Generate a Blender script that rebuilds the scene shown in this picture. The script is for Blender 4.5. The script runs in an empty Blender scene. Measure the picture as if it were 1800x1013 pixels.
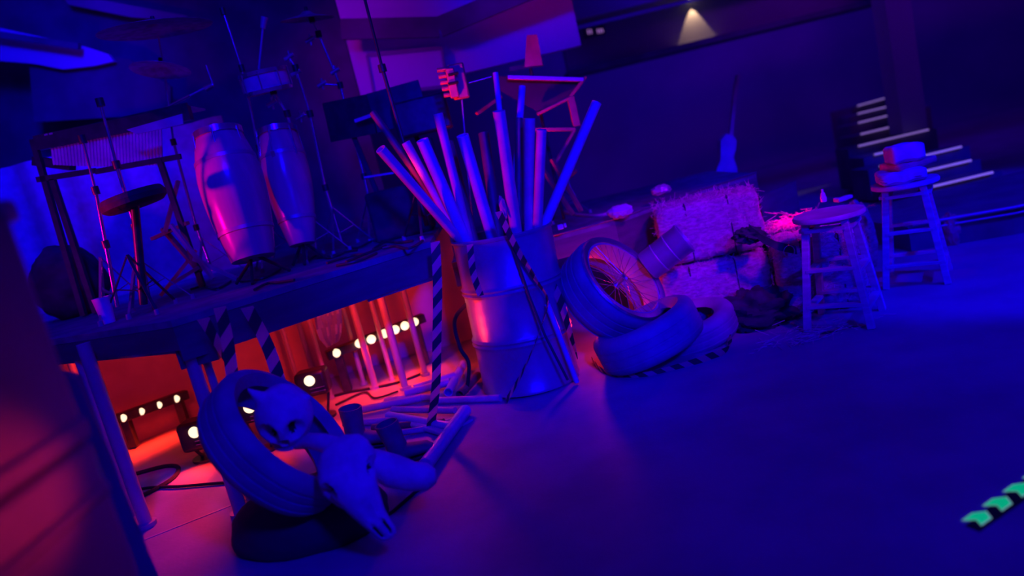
import bpy, bmesh, math, random
from mathutils import Vector, Matrix, Quaternion, noise

# ---------------------------------------------------------------- camera, world, light
scene = bpy.context.scene
COL = scene.collection
FPX, CAM_H = 1300.0, 1.27
PITCH, ROLL = math.radians(10), math.radians(13.5)
_R0 = Vector((1, 0, 0)); _F = Vector((0, math.cos(PITCH), -math.sin(PITCH))); _U0 = Vector((0, math.sin(PITCH), math.cos(PITCH)))
_R = math.cos(ROLL) * _R0 - math.sin(ROLL) * _U0
_U = math.cos(ROLL) * _U0 + math.sin(ROLL) * _R0
cam_data = bpy.data.cameras.new('camera')
cam = bpy.data.objects.new('camera', cam_data); COL.objects.link(cam)
cam_data.sensor_width = 36.0; cam_data.lens = FPX / 1800 * 36.0
cam_data.clip_start = 0.05; cam_data.clip_end = 60
cam.matrix_world = Matrix(((_R.x, _U.x, -_F.x, 0), (_R.y, _U.y, -_F.y, 0), (_R.z, _U.z, -_F.z, CAM_H), (0, 0, 0, 1)))
cam_data.dof.use_dof = True; cam_data.dof.focus_distance = 3.6; cam_data.dof.aperture_fstop = 0.85
scene.camera = cam

def ray(px, py): return _F + _R * ((px - 900) / FPX) - _U * ((py - 506.5) / FPX)
def G(px, py, z=0.0):            # a point of the photo at height z
    d = ray(px, py); t = (z - CAM_H) / d.z
    return Vector((0, 0, CAM_H)) + d * t
def D(px, py, Y):                # a point of the photo at distance Y
    d = ray(px, py); t = Y / d.y
    return Vector((0, 0, CAM_H)) + d * t

world = bpy.data.worlds.new('world'); scene.world = world
world.use_nodes = True
bg = world.node_tree.nodes['Background']
bg.inputs[0].default_value = (0.04, 0.0, 1.0, 1); bg.inputs[1].default_value = 0.18
scene.view_settings.view_transform = 'Standard'; scene.view_settings.look = 'None'
scene.view_settings.exposure = 0.0; scene.view_settings.gamma = 1.0
scene.view_settings.use_curve_mapping = False
scene.cycles.use_denoising = True
scene.cycles.max_bounces = 6

BLUE = (0.002, 0.0, 1.0); VIOLET = (0.42, 0.0, 1.0); MAGENTA = (1.0, 0.0, 0.4); RED = (1.0, 0.02, 0.008)
def spot(name, loc, aim, energy, color, angle, blend=0.6, size=0.15):
    l = bpy.data.lights.new(name, 'SPOT'); l.energy = energy; l.color = color
    l.spot_size = math.radians(angle); l.spot_blend = blend; l.shadow_soft_size = size
    o = bpy.data.objects.new(name, l); COL.objects.link(o); o.location = loc
    o.rotation_euler = (Vector(aim) - Vector(loc)).to_track_quat('-Z', 'Y').to_euler(); return o
def point(name, loc, energy, color, size=0.05):
    l = bpy.data.lights.new(name, 'POINT'); l.energy = energy; l.color = color; l.shadow_soft_size = size
    o = bpy.data.objects.new(name, l); COL.objects.link(o); o.location = loc; return o

spot('stage_spot_blue_right', (5.2, 0.2, 5.2), (3.5, 4.9, 0.0), 2800, BLUE, 36, 0.3, 0.05)
spot('stage_spot_blue_stools', (2.4, -1.6, 2.1), (1.9, 4.0, 0.4), 1000, BLUE, 24, 0.8, 0.15)
spot('stage_spot_blue_front', (1.0, -1.8, 2.9), (0.25, 3.9, 0.85), 2600, BLUE, 27, 0.8, 0.2)
spot('stage_spot_blue_floor', (2.0, 0.4, 5.0), (2.5, 3.0, 0.0), 470, BLUE, 75, 0.9, 0.25)
spot('stage_spot_blue_skull', (0.9, -0.2, 2.6), (-.93, 2.6, 0.3), 480, BLUE, 26, 0.9, 0.2)
spot('stage_spot_blue_drums', (-0.6, 0.2, 4.2), (-1.8, 4.4, 1.5), 800, BLUE, 54, 0.9, 0.2)
spot('backdrop_spot_blue', (-2.2, 4.7, 3.6), (-3.2, 5.6, 1.45), 420, BLUE, 75, 0.9, 0.2)
spot('swag_spot_blue', (-2.4, 4.6, 3.6), (-3.4, 6.6, 3.0), 220, BLUE, 60, 0.9, 0.2)
spot('stage_spot_violet_hay', (2.6, 0.6, 3.6), (1.2, 4.6, 0.45), 620, (0.5, 0, 1.0), 19, 0.8, 0.2)
spot('stage_spot_magenta_left', (-3.9, 2.7, 1.35), (0.1, 4.2, 1.5), 340, (1, 0, .25), 26, 0.9, 0.08)
spot('headstock_fill_red', (-.62, 3.85, 1.02), tuple(D(800, 145, 4.36)), 60, RED, 22, 0.9, 0.05)  # added red fill for the headstock, no such lamp seen
spot('chair_fill_red', (-.1, 4.62, .8), (.35, 5.0, 1.75), 50, (1, .0, .1), 70, .9, .05)  # unseen red spot put in to redden the folding chair
spot('vibraphone_fill_violet', (-2.7, 2.5, 1.0), (-2.3, 4.35, 1.55), 30, (.6, 0, 1), 50, .9, .1)  # extra violet light added to lift the dim resonators, source unseen
spot('panel_spot_magenta', (-2.0, 4.4, 3.4), (-0.8, 6.5, 2.3), 45, (0.95, 0.0, 0.6), 42, 1.0, 0.2)
spot('panel_spot_blue', (1.0, 3.4, 4.0), (0.75, 6.5, 2.6), 330, BLUE, 32, 0.9, 0.2)
spot('hall_wash_blue', (3.2, 8.9, 4.9), (5.0, 13.6, 1.0), 330, (0.02, 0, 1.0), 140, 1.0, 0.5)
spot('hall_wash_violet', (3.0, 4.5, 5.2), (5.6, 10.0, 2.6), 260, (0.3, 0, 1.0), 60, 1.0, 0.5)
spot('riser_fill_magenta', (-1.3, 1.4, .12), (-.85, 3.5, .9), 60, (1, 0, .2), 33, .9, .05)  # magenta fill added for the fascia and tapes, no visible source
spot('drum_fill_red', (-.85, 3.95, .4), (-.22, 3.95, .5), 22, RED, 38, .8, .04)  # added spot making the red patch on the drum side
spot('mask_wash_blue', (-1.5, 3.6, 4.6), (-2.0, 7.1, 2.4), 110, (0.01, 0, 1.0), 85, 1.0, 0.5)

# ---------------------------------------------------------------- materials
def mat(name, color, rough=0.6, metal=0.0, color2=None, scale=8.0, bump=0.0, bscale=None, stretch=None, emit=None, estr=0.0, spec=None):
    m = bpy.data.materials.new(name); m.use_nodes = True
    nt = m.node_tree; b = nt.nodes['Principled BSDF']
    b.inputs['Base Color'].default_value = (*color, 1); b.inputs['Roughness'].default_value = rough
    b.inputs['Metallic'].default_value = metal
    if spec is not None: b.inputs['Specular IOR Level'].default_value = spec
    tc = nt.nodes.new('ShaderNodeTexCoord'); mp = nt.nodes.new('ShaderNodeMapping')
    nt.links.new(tc.outputs['Object'], mp.inputs[0])
    if stretch: mp.inputs['Scale'].default_value = stretch
    n = nt.nodes.new('ShaderNodeTexNoise'); n.inputs['Scale'].default_value = scale; n.inputs['Detail'].default_value = 5
    nt.links.new(mp.outputs[0], n.inputs['Vector'])
    c2 = color2 or tuple(c * 0.7 for c in color)
    mx = nt.nodes.new('ShaderNodeMix'); mx.data_type = 'RGBA'
    mx.inputs['A'].default_value = (*color, 1); mx.inputs['B'].default_value = (*c2, 1)
    rp = nt.nodes.new('ShaderNodeValToRGB'); rp.color_ramp.elements[0].position = 0.38; rp.color_ramp.elements[1].position = 0.62
    nt.links.new(n.outputs['Fac'], rp.inputs[0]); nt.links.new(rp.outputs[0], mx.inputs['Factor'])
    nt.links.new(mx.outputs['Result'], b.inputs['Base Color'])
    if bump:
        bp = nt.nodes.new('ShaderNodeBump'); bp.inputs['Strength'].default_value = bump; bp.inputs['Distance'].default_value = 0.01
        n2 = nt.nodes.new('ShaderNodeTexNoise'); n2.inputs['Scale'].default_value = bscale or scale * 3; n2.inputs['Detail'].default_value = 4
        nt.links.new(mp.outputs[0], n2.inputs['Vector']); nt.links.new(n2.outputs['Fac'], bp.inputs['Height'])
        nt.links.new(bp.outputs[0], b.inputs['Normal'])
    if emit:
        b.inputs['Emission Color'].default_value = (*emit, 1); b.inputs['Emission Strength'].default_value = estr
    return m

M = {}
M['floor'] = mat('floor_vinyl', (0.34, 0.34, 0.36), 0.5, 0, (0.27, 0.27, 0.29), 3.0, 0.12, 60, spec=0.35)
M['dirt'] = mat('dark_panel', (0.16, 0.15, 0.17), 0.7, 0, None, 4, 0.1)
M['darkwall'] = mat('dark_wall', (0.42, 0.40, 0.42), 0.85, 0, (0.30, 0.30, 0.34), 0.6)
M['palewall'] = mat('pale_panel', (0.75, 0.73, 0.78), 0.8, 0, (0.68, 0.66, 0.7), 1.0)
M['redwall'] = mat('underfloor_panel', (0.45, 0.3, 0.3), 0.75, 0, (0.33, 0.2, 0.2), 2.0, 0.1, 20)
M['deck'] = mat('deck_board', (0.2, 0.2, 0.22), 0.7, 0, (0.12, 0.12, 0.14), 9.0, 0.3, 30)
M['fascia'] = mat('fascia_board', (0.13, 0.11, 0.11), 0.6, 0, (0.09, 0.08, 0.08), 4.0, 0.1, 30, (1, 1, 6))
M['steel'] = mat('painted_steel', (0.45, 0.42, 0.45), 0.4, 0.3, (0.38, 0.36, 0.38), 6.0)
M['chrome'] = mat('chrome', (0.75, 0.75, 0.78), 0.22, 0.9, (0.6, 0.6, 0.64), 20)
M['blackmetal'] = mat('black_metal', (0.05, 0.05, 0.055), 0.4, 0.2, (0.03, 0.03, 0.035), 20)
M['rubber'] = mat('tyre_rubber', (0.3, 0.3, 0.31), 0.62, 0, (0.22, 0.22, 0.23), 7.0, 0.25, 60)
M['drum'] = mat('oil_drum_paint', (0.38, 0.36, 0.38), 0.32, 0.35, (0.28, 0.26, 0.27), 5.0, 0.15, 14)
M['card'] = mat('cardboard_tube', (0.62, 0.5, 0.42), 0.55, 0, (0.5, 0.4, 0.33), 10, 0.1, 30, (1, 1, 1))
M['cardblue'] = mat('grey_plastic_tube', (0.5, 0.5, 0.58), 0.4, 0, (0.42, 0.42, 0.5), 10)
M['darktube'] = mat('dark_brown_tube', (0.22, 0.12, 0.1), 0.5, 0, (0.14, 0.08, 0.07), 10)
M['inner'] = mat('tube_inside', (0.12, 0.09, 0.08), 0.8)
M['bone'] = mat('bone', (0.72, 0.68, 0.62), 0.75, 0, (0.58, 0.54, 0.48), 14, 0.5, 40)
M['black'] = mat('black_and_hollow_shade', (0.015, 0.012, 0.012), 0.9)
M['cloth'] = mat('black_cloth', (0.045, 0.04, 0.05), 0.85, 0, (0.02, 0.02, 0.025), 10, 0.5, 30)
M['sack'] = mat('dark_sack', (0.055, 0.05, 0.055), 0.7, 0, (0.04, 0.035, 0.04), 6, 0.3, 30)
M['vinyl'] = mat('black_vinyl', (0.2, 0.17, 0.2), 0.33, 0, (0.15, 0.13, 0.15), 3, 0.35, 180)
M['hay'] = mat('hay', (0.62, 0.50, 0.42), 0.85, 0, (0.40, 0.31, 0.26), 26, 1.0, 70, (1, 1, 3))
M['straw'] = mat('straw', (0.85, 0.65, 0.5), 0.6, 0, (0.7, 0.5, 0.4), 30)
M['stoolwood'] = mat('stool_wood', (0.55, 0.52, 0.55), 0.45, 0, (0.42, 0.4, 0.42), 10, 0.1, 40, (1, 1, 5))
M['redwood'] = mat('red_stained_wood', (0.6, 0.14, 0.1), 0.5, 0, (0.42, 0.1, 0.08), 12)
M['drumwood'] = mat('conga_shell', (0.55, 0.42, 0.40), 0.25, 0, (0.47, 0.36, 0.34), 4, 0, None, (5, 5, 0.5))
M['skin'] = mat('drum_skin', (0.7, 0.66, 0.64), 0.6)
M['cymbal'] = mat('cymbal_bronze', (0.5, 0.45, 0.4), 0.45, 0.3, (0.28, 0.24, 0.2), 20)
M['fabric'] = mat('folded_cloth', (0.5, 0.46, 0.55), 0.8, 0, (0.4, 0.37, 0.45), 14, 0.4, 30)
M['redfabric'] = mat('red_cloth', (0.7, 0.25, 0.25), 0.8, 0, (0.5, 0.18, 0.18), 14, 0.3)
M['boot'] = mat('scuffed_leather', (0.2, 0.18, 0.2), 0.6, 0, (0.13, 0.12, 0.13), 10, .3)
M['bluelitcloth'] = mat('cloth_in_blue_light', (0.12, 0.16, 0.75), 0.8, 0, (0.1, 0.12, 0.6), 14, .4)
M['white'] = mat('white_plastic', (0.8, 0.8, 0.8), 0.4)
M['nosing'] = mat('lit_stair_nosing', (0.6, 0.6, 0.6), 0.5, 0, emit=(0.24, 0.13, 0.5), estr=0.75)
M['led'] = mat('led_lens', (0.9, 0.9, 0.8), 0.3, 0, emit=(1.0, 0.74, 0.46), estr=1.6)
M['warm'] = mat('downlight_lens', (0.9, 0.8, 0.6), 0.3, 0, emit=(1.0, 0.75, 0.4), estr=1.5)
M['glow'] = mat('glow_tape', (0.1, 0.5, 0.2), 0.6, 0, emit=(0.0, 0.37, 0.115), estr=1.0)
M['glowrim'] = mat('glow_tape_edge', (0.4, 0.5, 0.45), 0.6, 0, emit=(0.14, 0.3, 0.22), estr=0.9)
M['redled'] = mat('red_display', (0.5, 0.1, 0.1), 0.6, 0, emit=(0.3, 0.12, 0.5), estr=0.9)

def stripes(name, a, b, freq):
    m = bpy.data.materials.new(name); m.use_nodes = True; nt = m.node_tree; bs = nt.nodes['Principled BSDF']
    bs.inputs['Roughness'].default_value = 0.35
    uv = nt.nodes.new('ShaderNodeUVMap'); sx = nt.nodes.new('ShaderNodeSeparateXYZ'); nt.links.new(uv.outputs[0], sx.inputs[0])
    ad = nt.nodes.new('ShaderNodeMath'); ad.operation = 'ADD'; nt.links.new(sx.outputs[0], ad.inputs[0]); nt.links.new(sx.outputs[1], ad.inputs[1])
    mu = nt.nodes.new('ShaderNodeMath'); mu.operation = 'MULTIPLY'; mu.inputs[1].default_value = freq; nt.links.new(ad.outputs[0], mu.inputs[0])
    fr = nt.nodes.new('ShaderNodeMath'); fr.operation = 'FRACT'; nt.links.new(mu.outputs[0], fr.inputs[0])
    gt = nt.nodes.new('ShaderNodeMath'); gt.operation = 'GREATER_THAN'; gt.inputs[1].default_value = 0.5; nt.links.new(fr.outputs[0], gt.inputs[0])
    mx = nt.nodes.new('ShaderNodeMix'); mx.data_type = 'RGBA'; mx.inputs['A'].default_value = (*a, 1); mx.inputs['B'].default_value = (*b, 1)
    nt.links.new(gt.outputs[0], mx.inputs['Factor']); nt.links.new(mx.outputs['Result'], bs.inputs['Base Color'])
    tr = nt.nodes.new('ShaderNodeBsdfTranslucent'); ms = nt.nodes.new('ShaderNodeMixShader'); ms.inputs[0].default_value = 0.5
    nt.links.new(mx.outputs['Result'], tr.inputs['Color']); nt.links.new(bs.outputs[0], ms.inputs[1]); nt.links.new(tr.outputs[0], ms.inputs[2])
    nt.links.new(ms.outputs[0], nt.nodes['Material Output'].inputs['Surface'])
    return m
M['tape'] = stripes('hazard_tape', (0.95, 0.72, 0.4), (0.07, 0.06, 0.08), 0.42)

# ---------------------------------------------------------------- mesh helpers
class MB:
    def __init__(self): self.v = []; self.f = []; self.mi = []; self.uv = {}; self.m = 0
    def add(self, vs, fs):
        o = len(self.v); self.v += [Vector(v) for v in vs]
        for f in fs: self.f.append([i + o for i in f]); self.mi.append(self.m)
        return o
    def box(self, c, s, rot=None):
        c = Vector(c); r = rot or Matrix.Identity(3)
        vs = [c + r @ Vector((x * s[0] / 2, y * s[1] / 2, z * s[2] / 2)) for x in (-1, 1) for y in (-1, 1) for z in (-1, 1)]
        self.add(vs, [(0, 1, 3, 2), (4, 6, 7, 5), (0, 4, 5, 1), (2, 3, 7, 6), (0, 2, 6, 4), (1, 5, 7, 3)]); return self
    def bar(self, a, b, w, d=None, up=(0, 0, 1)):       # a rectangular bar from a to b
        a = Vector(a); b = Vector(b); z = (b - a); L = z.length; z.normalize(); u = Vector(up)
        if abs(z.dot(u)) > 0.97: u = Vector((0, 1, 0))
        x = u.cross(z).normalized(); y = z.cross(x); r = Matrix((x, y, z)).transposed()
        return self.box((a + b) / 2, (w, d or w, L), r)
    def loft(self, rings, cap0=True, cap1=True, close=True):
        n = len(rings[0]); o = len(self.v)
        self.v += [Vector(p) for r in rings for p in r]
        for i in range(len(rings) - 1):
            for j in range(n if close else n - 1):
                k = (j + 1) % n
                self.f.append([o + i * n + j, o + i * n + k, o + (i + 1) * n + k, o + (i + 1) * n + j]); self.mi.append(self.m)
        if cap0: self.f.append([o + j for j in reversed(range(n))]); self.mi.append(self.m)
        if cap1: self.f.append([o + (len(rings) - 1) * n + j for j in range(n)]); self.mi.append(self.m)
        return self
    def cyl(self, a, b, r0, r1=None, n=16, caps=True):
        a = Vector(a); b = Vector(b); r1 = r0 if r1 is None else r1
        z = (b - a).normalized(); u = Vector((0, 0, 1)) if abs(z.z) < 0.95 else Vector((1, 0, 0))
        x = u.cross(z).normalized(); y = z.cross(x)
        ring = lambda c, r: [c + x * (r * math.cos(t)) + y * (r * math.sin(t)) for t in [2 * math.pi * i / n for i in range(n)]]
        return self.loft([ring(a, r0), ring(b, r1)], caps, caps)
    def lathe(self, prof, mtx, n=40, closed=False):     # prof of (radius, height); mtx places it
        rings = []
        for r, h in prof:
            rings.append([mtx @ Vector((r * math.cos(2 * math.pi * i / n), r * math.sin(2 * math.pi * i / n), h)) for i in range(n)])
        if closed: rings.append(rings[0])
        return self.loft(rings, (not closed) and prof[0][0] > 1e-4, (not closed) and prof[-1][0] > 1e-4)
    def tube(self, pts, r, n=8, caps=True):
        pts = [Vector(p) for p in pts]; rings = []; x = None
        for i, p in enumerate(pts):
            z = (pts[min(i + 1, len(pts) - 1)] - pts[max(i - 1, 0)]).normalized()
            if x is None:
                u = Vector((0, 0, 1)) if abs(z.z) < 0.9 else Vector((1, 0, 0)); x = u.cross(z).normalized()
            else: x = (x - z * x.dot(z)).normalized()
            y = z.cross(x); rr = r[i] if isinstance(r, (list, tuple)) else r
            rings.append([p + x * (rr * math.cos(2 * math.pi * k / n)) + y * (rr * math.sin(2 * math.pi * k / n)) for k in range(n)])
        return self.loft(rings, caps, caps)
    def prism(self, poly, vec):
        poly = [Vector(p) for p in poly]; vec = Vector(vec)
        return self.loft([poly, [p + vec for p in poly]])
    def ribbon(self, pts, w, side, twist=None, th=0.0012):
        pts = [Vector(p) for p in pts]; L = 0; o = len(self.v); sd = Vector(side).normalized()
        nrm = None
        for i, p in enumerate(pts):
            if i: L += (pts[i] - pts[i - 1]).length
            s = sd.copy()
            t = (pts[min(i + 1, len(pts) - 1)] - pts[max(i - 1, 0)]).normalized()
            if twist: s = Quaternion(t, twist[i]) @ s
            n_ = t.cross(s).normalized() * th
            self.v += [p - s * w / 2 - n_, p + s * w / 2 - n_, p + s * w / 2 + n_, p - s * w / 2 + n_]
            for k, vv in enumerate((0, 1, 1, 0)): self.uv[o + 4 * i + k] = (L / w, vv)
        for i in range(len(pts) - 1):
            for j in range(4):
                k = (j + 1) % 4
                self.f.append([o + 4 * i + j, o + 4 * i + k, o + 4 * i + 4 + k, o + 4 * i + 4 + j]); self.mi.append(self.m)
        return self
    def build(self, name, m, parent=None, smooth=40, bevel=0):
        me = bpy.data.meshes.new(name); base = Vector((0, 0, 0))
        me.from_pydata([tuple(v) for v in self.v], [], self.f)
        mats = m if isinstance(m, (list, tuple)) else [m]
        for q in mats: me.materials.append(M[q] if isinstance(q, str) else q)
        for p, k in zip(me.polygons, self.mi): p.material_index = min(k, len(mats) - 1)
        if self.uv:
            ul = me.uv_layers.new(name='UVMap')
            for lp in me.loops: ul.data[lp.index].uv = self.uv.get(lp.vertex_index, (0, 0))
        bm = bmesh.new(); bm.from_mesh(me); bmesh.ops.recalc_face_normals(bm, faces=bm.faces); bm.to_mesh(me); bm.free()
        if smooth:
            for p in me.polygons: p.use_smooth = True
            me.set_sharp_from_angle(angle=math.radians(smooth))
        o = bpy.data.objects.new(name, me); COL.objects.link(o)
        if bevel:
            b = o.modifiers.new('bevel', 'BEVEL'); b.width = bevel; b.segments = 2; b.limit_method = 'ANGLE'
        if parent is not None:
            o.parent = parent; o.matrix_parent_inverse = parent.matrix_basis.inverted()
        return o

def tag(o, label=None, cat=None, group=None, kind=None):
    if label: o['label'] = label
    if cat: o['category'] = cat
    if group: o['group'] = group
    if kind: o['kind'] = kind
    return o
def thing(name, loc, label, cat, group=None):
    o = bpy.data.objects.new(name, None); COL.objects.link(o); o.location = loc; o.empty_display_size = 0.1
    return tag(o, label, cat, group)
def struct(o): o['kind'] = 'structure'; return o
def rnd(a, b): return random.uniform(a, b)
random.seed(7)
def frame(n, up=Vector((0, 0, 1))):                     # matrix whose z axis is n
    n = Vector(n).normalized(); x = up.cross(n)
    if x.length < 1e-3: x = Vector((1, 0, 0))
    x.normalize(); y = n.cross(x)
    return Matrix((x, y, n)).transposed()
def nlook(px, py, ax, ay, ratio):                      # an axis seen foreshortened by ratio, leaning (ax, ay) as seen from the front
    v = -ray(px, py).normalized(); r = (_R - v * _R.dot(v)).normalized(); u = v.cross(r)
    if u.dot(_U) < 0: u = -u
    d = (r * ax + u * ay).normalized(); return (v * ratio + d * math.sqrt(1 - ratio * ratio)).normalized()
def place(n, c): return Matrix.Translation(Vector(c)) @ frame(n).to_4x4()
def nview(rx, ry, rz): return (_R * rx + _U * ry - _F * rz).normalized()

# ---------------------------------------------------------------- the setting
b = MB(); b.box((2, 5.5, -0.05), (18, 17, 0.1)); struct(b.build('floor', 'floor', smooth=0))
b = MB()
for a, c in (((240, 955), (414, 886)),): 
    p, q = G(*a), G(*c); dv = (q - p).normalized()
    b.bar(p - dv * 0.6 + Vector((0, 0, .001)), p + dv * 1.6 + Vector((0, 0, .001)), 0.012, 0.003)
struct(b.build('trim_1', 'steel', smooth=0))
# far wall, side wall
b = MB(); b.box((2.5, 13.6, 2.4), (19, 0.2, 5.8)); struct(b.build('wall_back', 'darkwall', smooth=0))
b = MB(); b.box((-5.2, 8, 2.4), (0.2, 11, 5.8)); struct(b.build('wall_left', 'darkwall', smooth=0))
b = MB(); b.box((10.9, 8, 2.4), (0.2, 11, 5.8)); struct(b.build('wall_right', 'darkwall', smooth=0))
# dark masking flat behind the instruments
b = MB(); b.box((-3.05, 7.1, 2.6), (4.2, 0.08, 5.2)); struct(b.build('wall_masking', 'dirt', smooth=0))
# pale projection wall
p0 = D(634, 168, 6.5); p1 = D(1034, 138, 6.5)
b = MB(); b.box(((p0.x + p1.x) / 2, 6.55, (p0.z + 4.6) / 2 - 0.02), (p1.x - p0.x, 0.1, 4.6 - p0.z)); struct(b.build('wall_projection', 'palewall', smooth=0))
# ceiling beam and shelf over the projection wall
b = MB(); b.bar(D(600, 52, 6.3), D(772, 48, 6.3), 0.05, 0.16); b.bar(D(772, 48, 6.3), D(1030, -60, 6.2), 0.05, 0.16); struct(b.build('trim_2', 'dirt'))
# balcony on the right
b = MB(); z0 = 2.14
b.box((5.2, 10.2, 2.38), (7.6, 0.2, 0.52)); struct(b.build('wall_balcony', 'darkwall', smooth=0))
b = MB(); b.box((5.2, 9.9, 2.86), (7.8, 0.5, 0.34)); struct(b.build('ceiling_soffit', 'darkwall', smooth=0))
b = MB(); b.box((5.2, 10.1, 2.09), (7.7, 0.5, 0.07)); struct(b.build('trim_3', 'dirt', smooth=0))
# downlight over the balcony panel
pt = D(1221, 24, 10.0)
dl = thing('downlight', (pt.x, 10.03, 2.68), 'small warm downlight washing a cone on the balcony panel', 'ceiling light')
b = MB(); b.lathe([(0.001, 0), (0.05, 0), (0.055, 0.06), (0.001, 0.062)], Matrix.Translation((pt.x, 10.03, 2.685)), 20); b.build('lamp_housing', 'blackmetal', dl)
b = MB(); b.lathe([(0.001, -0.002), (0.04, -0.002), (0.04, 0.004), (0.001, 0.004)], Matrix.Translation((pt.x, 10.03, 2.683)), 20); b.build('lamp_lens', 'warm', dl)
lo = spot('downlight_beam', (pt.x, 10.03, 2.67), (pt.x, 10.05, 1.0), 16, (1.0, 0.62, 0.32), 56, 0.12, 0.01)
# illuminated readout on the balcony corner
sg = thing('wall_display', D(1044, 56, 9.8), 'tiny lit display with blurred characters beside the pale wall', 'display')
b = MB(); b.box(D(1044, 56, 9.85), (0.28, 0.05, 0.12)); b.build('display_case', 'blackmetal', sg)
for k, px in enumerate((1033, 1038, 1050, 1054, 1058)):
    b = MB(); b.bar(D(px, 52 - k * .4, 9.8), D(px + 2, 60 - k * .8, 9.8), 0.014, 0.01); b.build('display_character', 'redled', sg)
# column
cb = D(1601, 192, 8.0)
b = MB(); b.box((cb.x, 8.1, 2.6), (0.27, 0.27, 2.6 * 2 - 1.0)); struct(b.build('column', 'darkwall', smooth=0))
# auditorium stair with lit nosings
LN = [((1508, 186), (1555, 173)), ((1508, 200), (1570, 185)), ((1509, 216), (1624, 188)), ((1513, 236), (1609, 213)),
      ((1509, 257), (1632, 228)), ((1537, 272), (1600, 257)), ((1546, 293), (1690, 258)), ((1600, 307), (1707, 282)),
      ((1640, 328), (1745, 303)), ((1690, 345), (1770, 328))]
st = bpy.data.objects.new('staircase', None); COL.objects.link(st); struct(st)
for i, (a, c) in enumerate(LN):
    z = 0.82 - i * 0.08
    p, q = G(*a, z), G(*c, z); dv = (q - p).normalized(); pr = Vector((-dv.y, dv.x, 0)); pr = pr if pr.y > 0 else -pr
    off = pr * 0.03
    poly = [p + off - dv * 0.1, q + off + dv * 0.1, q + pr * 0.36 + dv * .1, p + pr * 0.36 - dv * .1]
    b = MB(); b.prism([v - Vector((0, 0, 0.012 + z * 0.9)) for v in poly], (0, 0, z * 0.9)); b.build('step', 'dirt', st, smooth=0)
    b = MB(); b.bar(p, q, 0.018, 0.018); b.build('nosing_strip', 'nosing', st, smooth=0)
b = MB(); b.prism([Vector((2.72, 4.92, 0)), Vector((3.3, 4.72, 0)), Vector((7.5, 4.2, 0)), Vector((7.5, 6.0, 0)), Vector((2.72, 6.0, 0))], (0, 0, .17)); struct(b.build('floor_step', 'dirt', smooth=0))
b = MB(); b.tube([(2.74, 4.9, .185), (3.3, 4.70, .185), (7.4, 4.18, .185)], 0.012); struct(b.build('trim_4', 'steel'))
b = MB(); b.tube([(2.74, 4.9, .145), (3.3, 4.70, .145), (7.4, 4.18, .145)], 0.008); struct(b.build('trim_5', 'steel'))

# ---------------------------------------------------------------- stage risers
ZA = 0.93
A = [Vector((-3.0, 3.95, 0)), Vector((-2.16, 3.49, 0)), Vector((-1.42, 3.08, 0)), Vector((-1.115, 3.29, 0)), Vector((-0.517, 3.744, 0)), Vector((-0.36, 3.86, 0))]
ra = thing('stage_riser', (-1.5, 3.6, 0), 'tall dark stage riser carrying the drums, red light glowing beneath', 'stage riser')
b = MB(); poly = [Vector((p.x, p.y, ZA - 0.03)) for p in A] + [Vector((-0.36, 6.6, ZA - .03)), Vector((-4.2, 6.6, ZA - .03)), Vector((-4.2, 4.6, ZA - .03))]
b.prism(poly, (0, 0, 0.03)); b.build('deck', 'deck', ra, smooth=0)
for i, (h0, h1) in enumerate(((.085, .085), (.085, .10), (.15, .15), (.15, .15), (.15, .15))):
    b = MB(); p, q = A[i], A[i + 1]; dn = Vector((0, 0, -1))
    n_ = Vector((-(q - p).y, (q - p).x, 0)).normalized() * 0.03
    z = Vector((0, 0, ZA - 0.032))
    vs = [p + z, q + z, q + z + dn * h1, p + z + dn * h0]; b.loft([vs, [v + n_ for v in vs]]); b.build('fascia', 'fascia', ra, smooth=0)
b = MB(); p = A[2]; b.box((p.x + .03, p.y + .1, ZA - .13), (0.16, 0.1, 0.18), Matrix.Rotation(0.2, 3, 'Z')); b.build('corner_plate', 'fascia', ra)
b = MB(); b.bar(A[0] + Vector((.1, .04, ZA - .125)), A[2] + Vector((-.03, .04, ZA - .14)), 0.012); b.build('edge_strip', 'chrome', ra)
b = MB(); b.bar(A[4] + Vector((-.2, -.1, ZA - .19)), A[5] + Vector((.0, .02, ZA - .19)), 0.02); b.build('edge_strip', 'chrome', ra)
def leg(x, y, r=0.026, z=ZA - 0.03, m='steel'):
    b = MB(); b.cyl((x, y, 0), (x, y, z), r, n=14); b.cyl((x, y, 0), (x, y, 0.02), r * 1.6, n=14); return b.build('leg', m, ra)
for px, py in ((258, 925), (234, 905), (425, 905), (445, 890)): 
    g = G(px, py); leg(g.x, g.y, .03 if px in (258, 425) else .018)
for px, py, r in ((660, 683, .022), (713, 684, .024), (640, 676, .016), (690, 668, .016), (555, 672, .018), (530, 690, .014), (583, 700, .014), (748, 660, .02), (200, 850, .02), (175, 842, .02)):
    g = G(px, py); leg(g.x, g.y, r)
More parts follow.
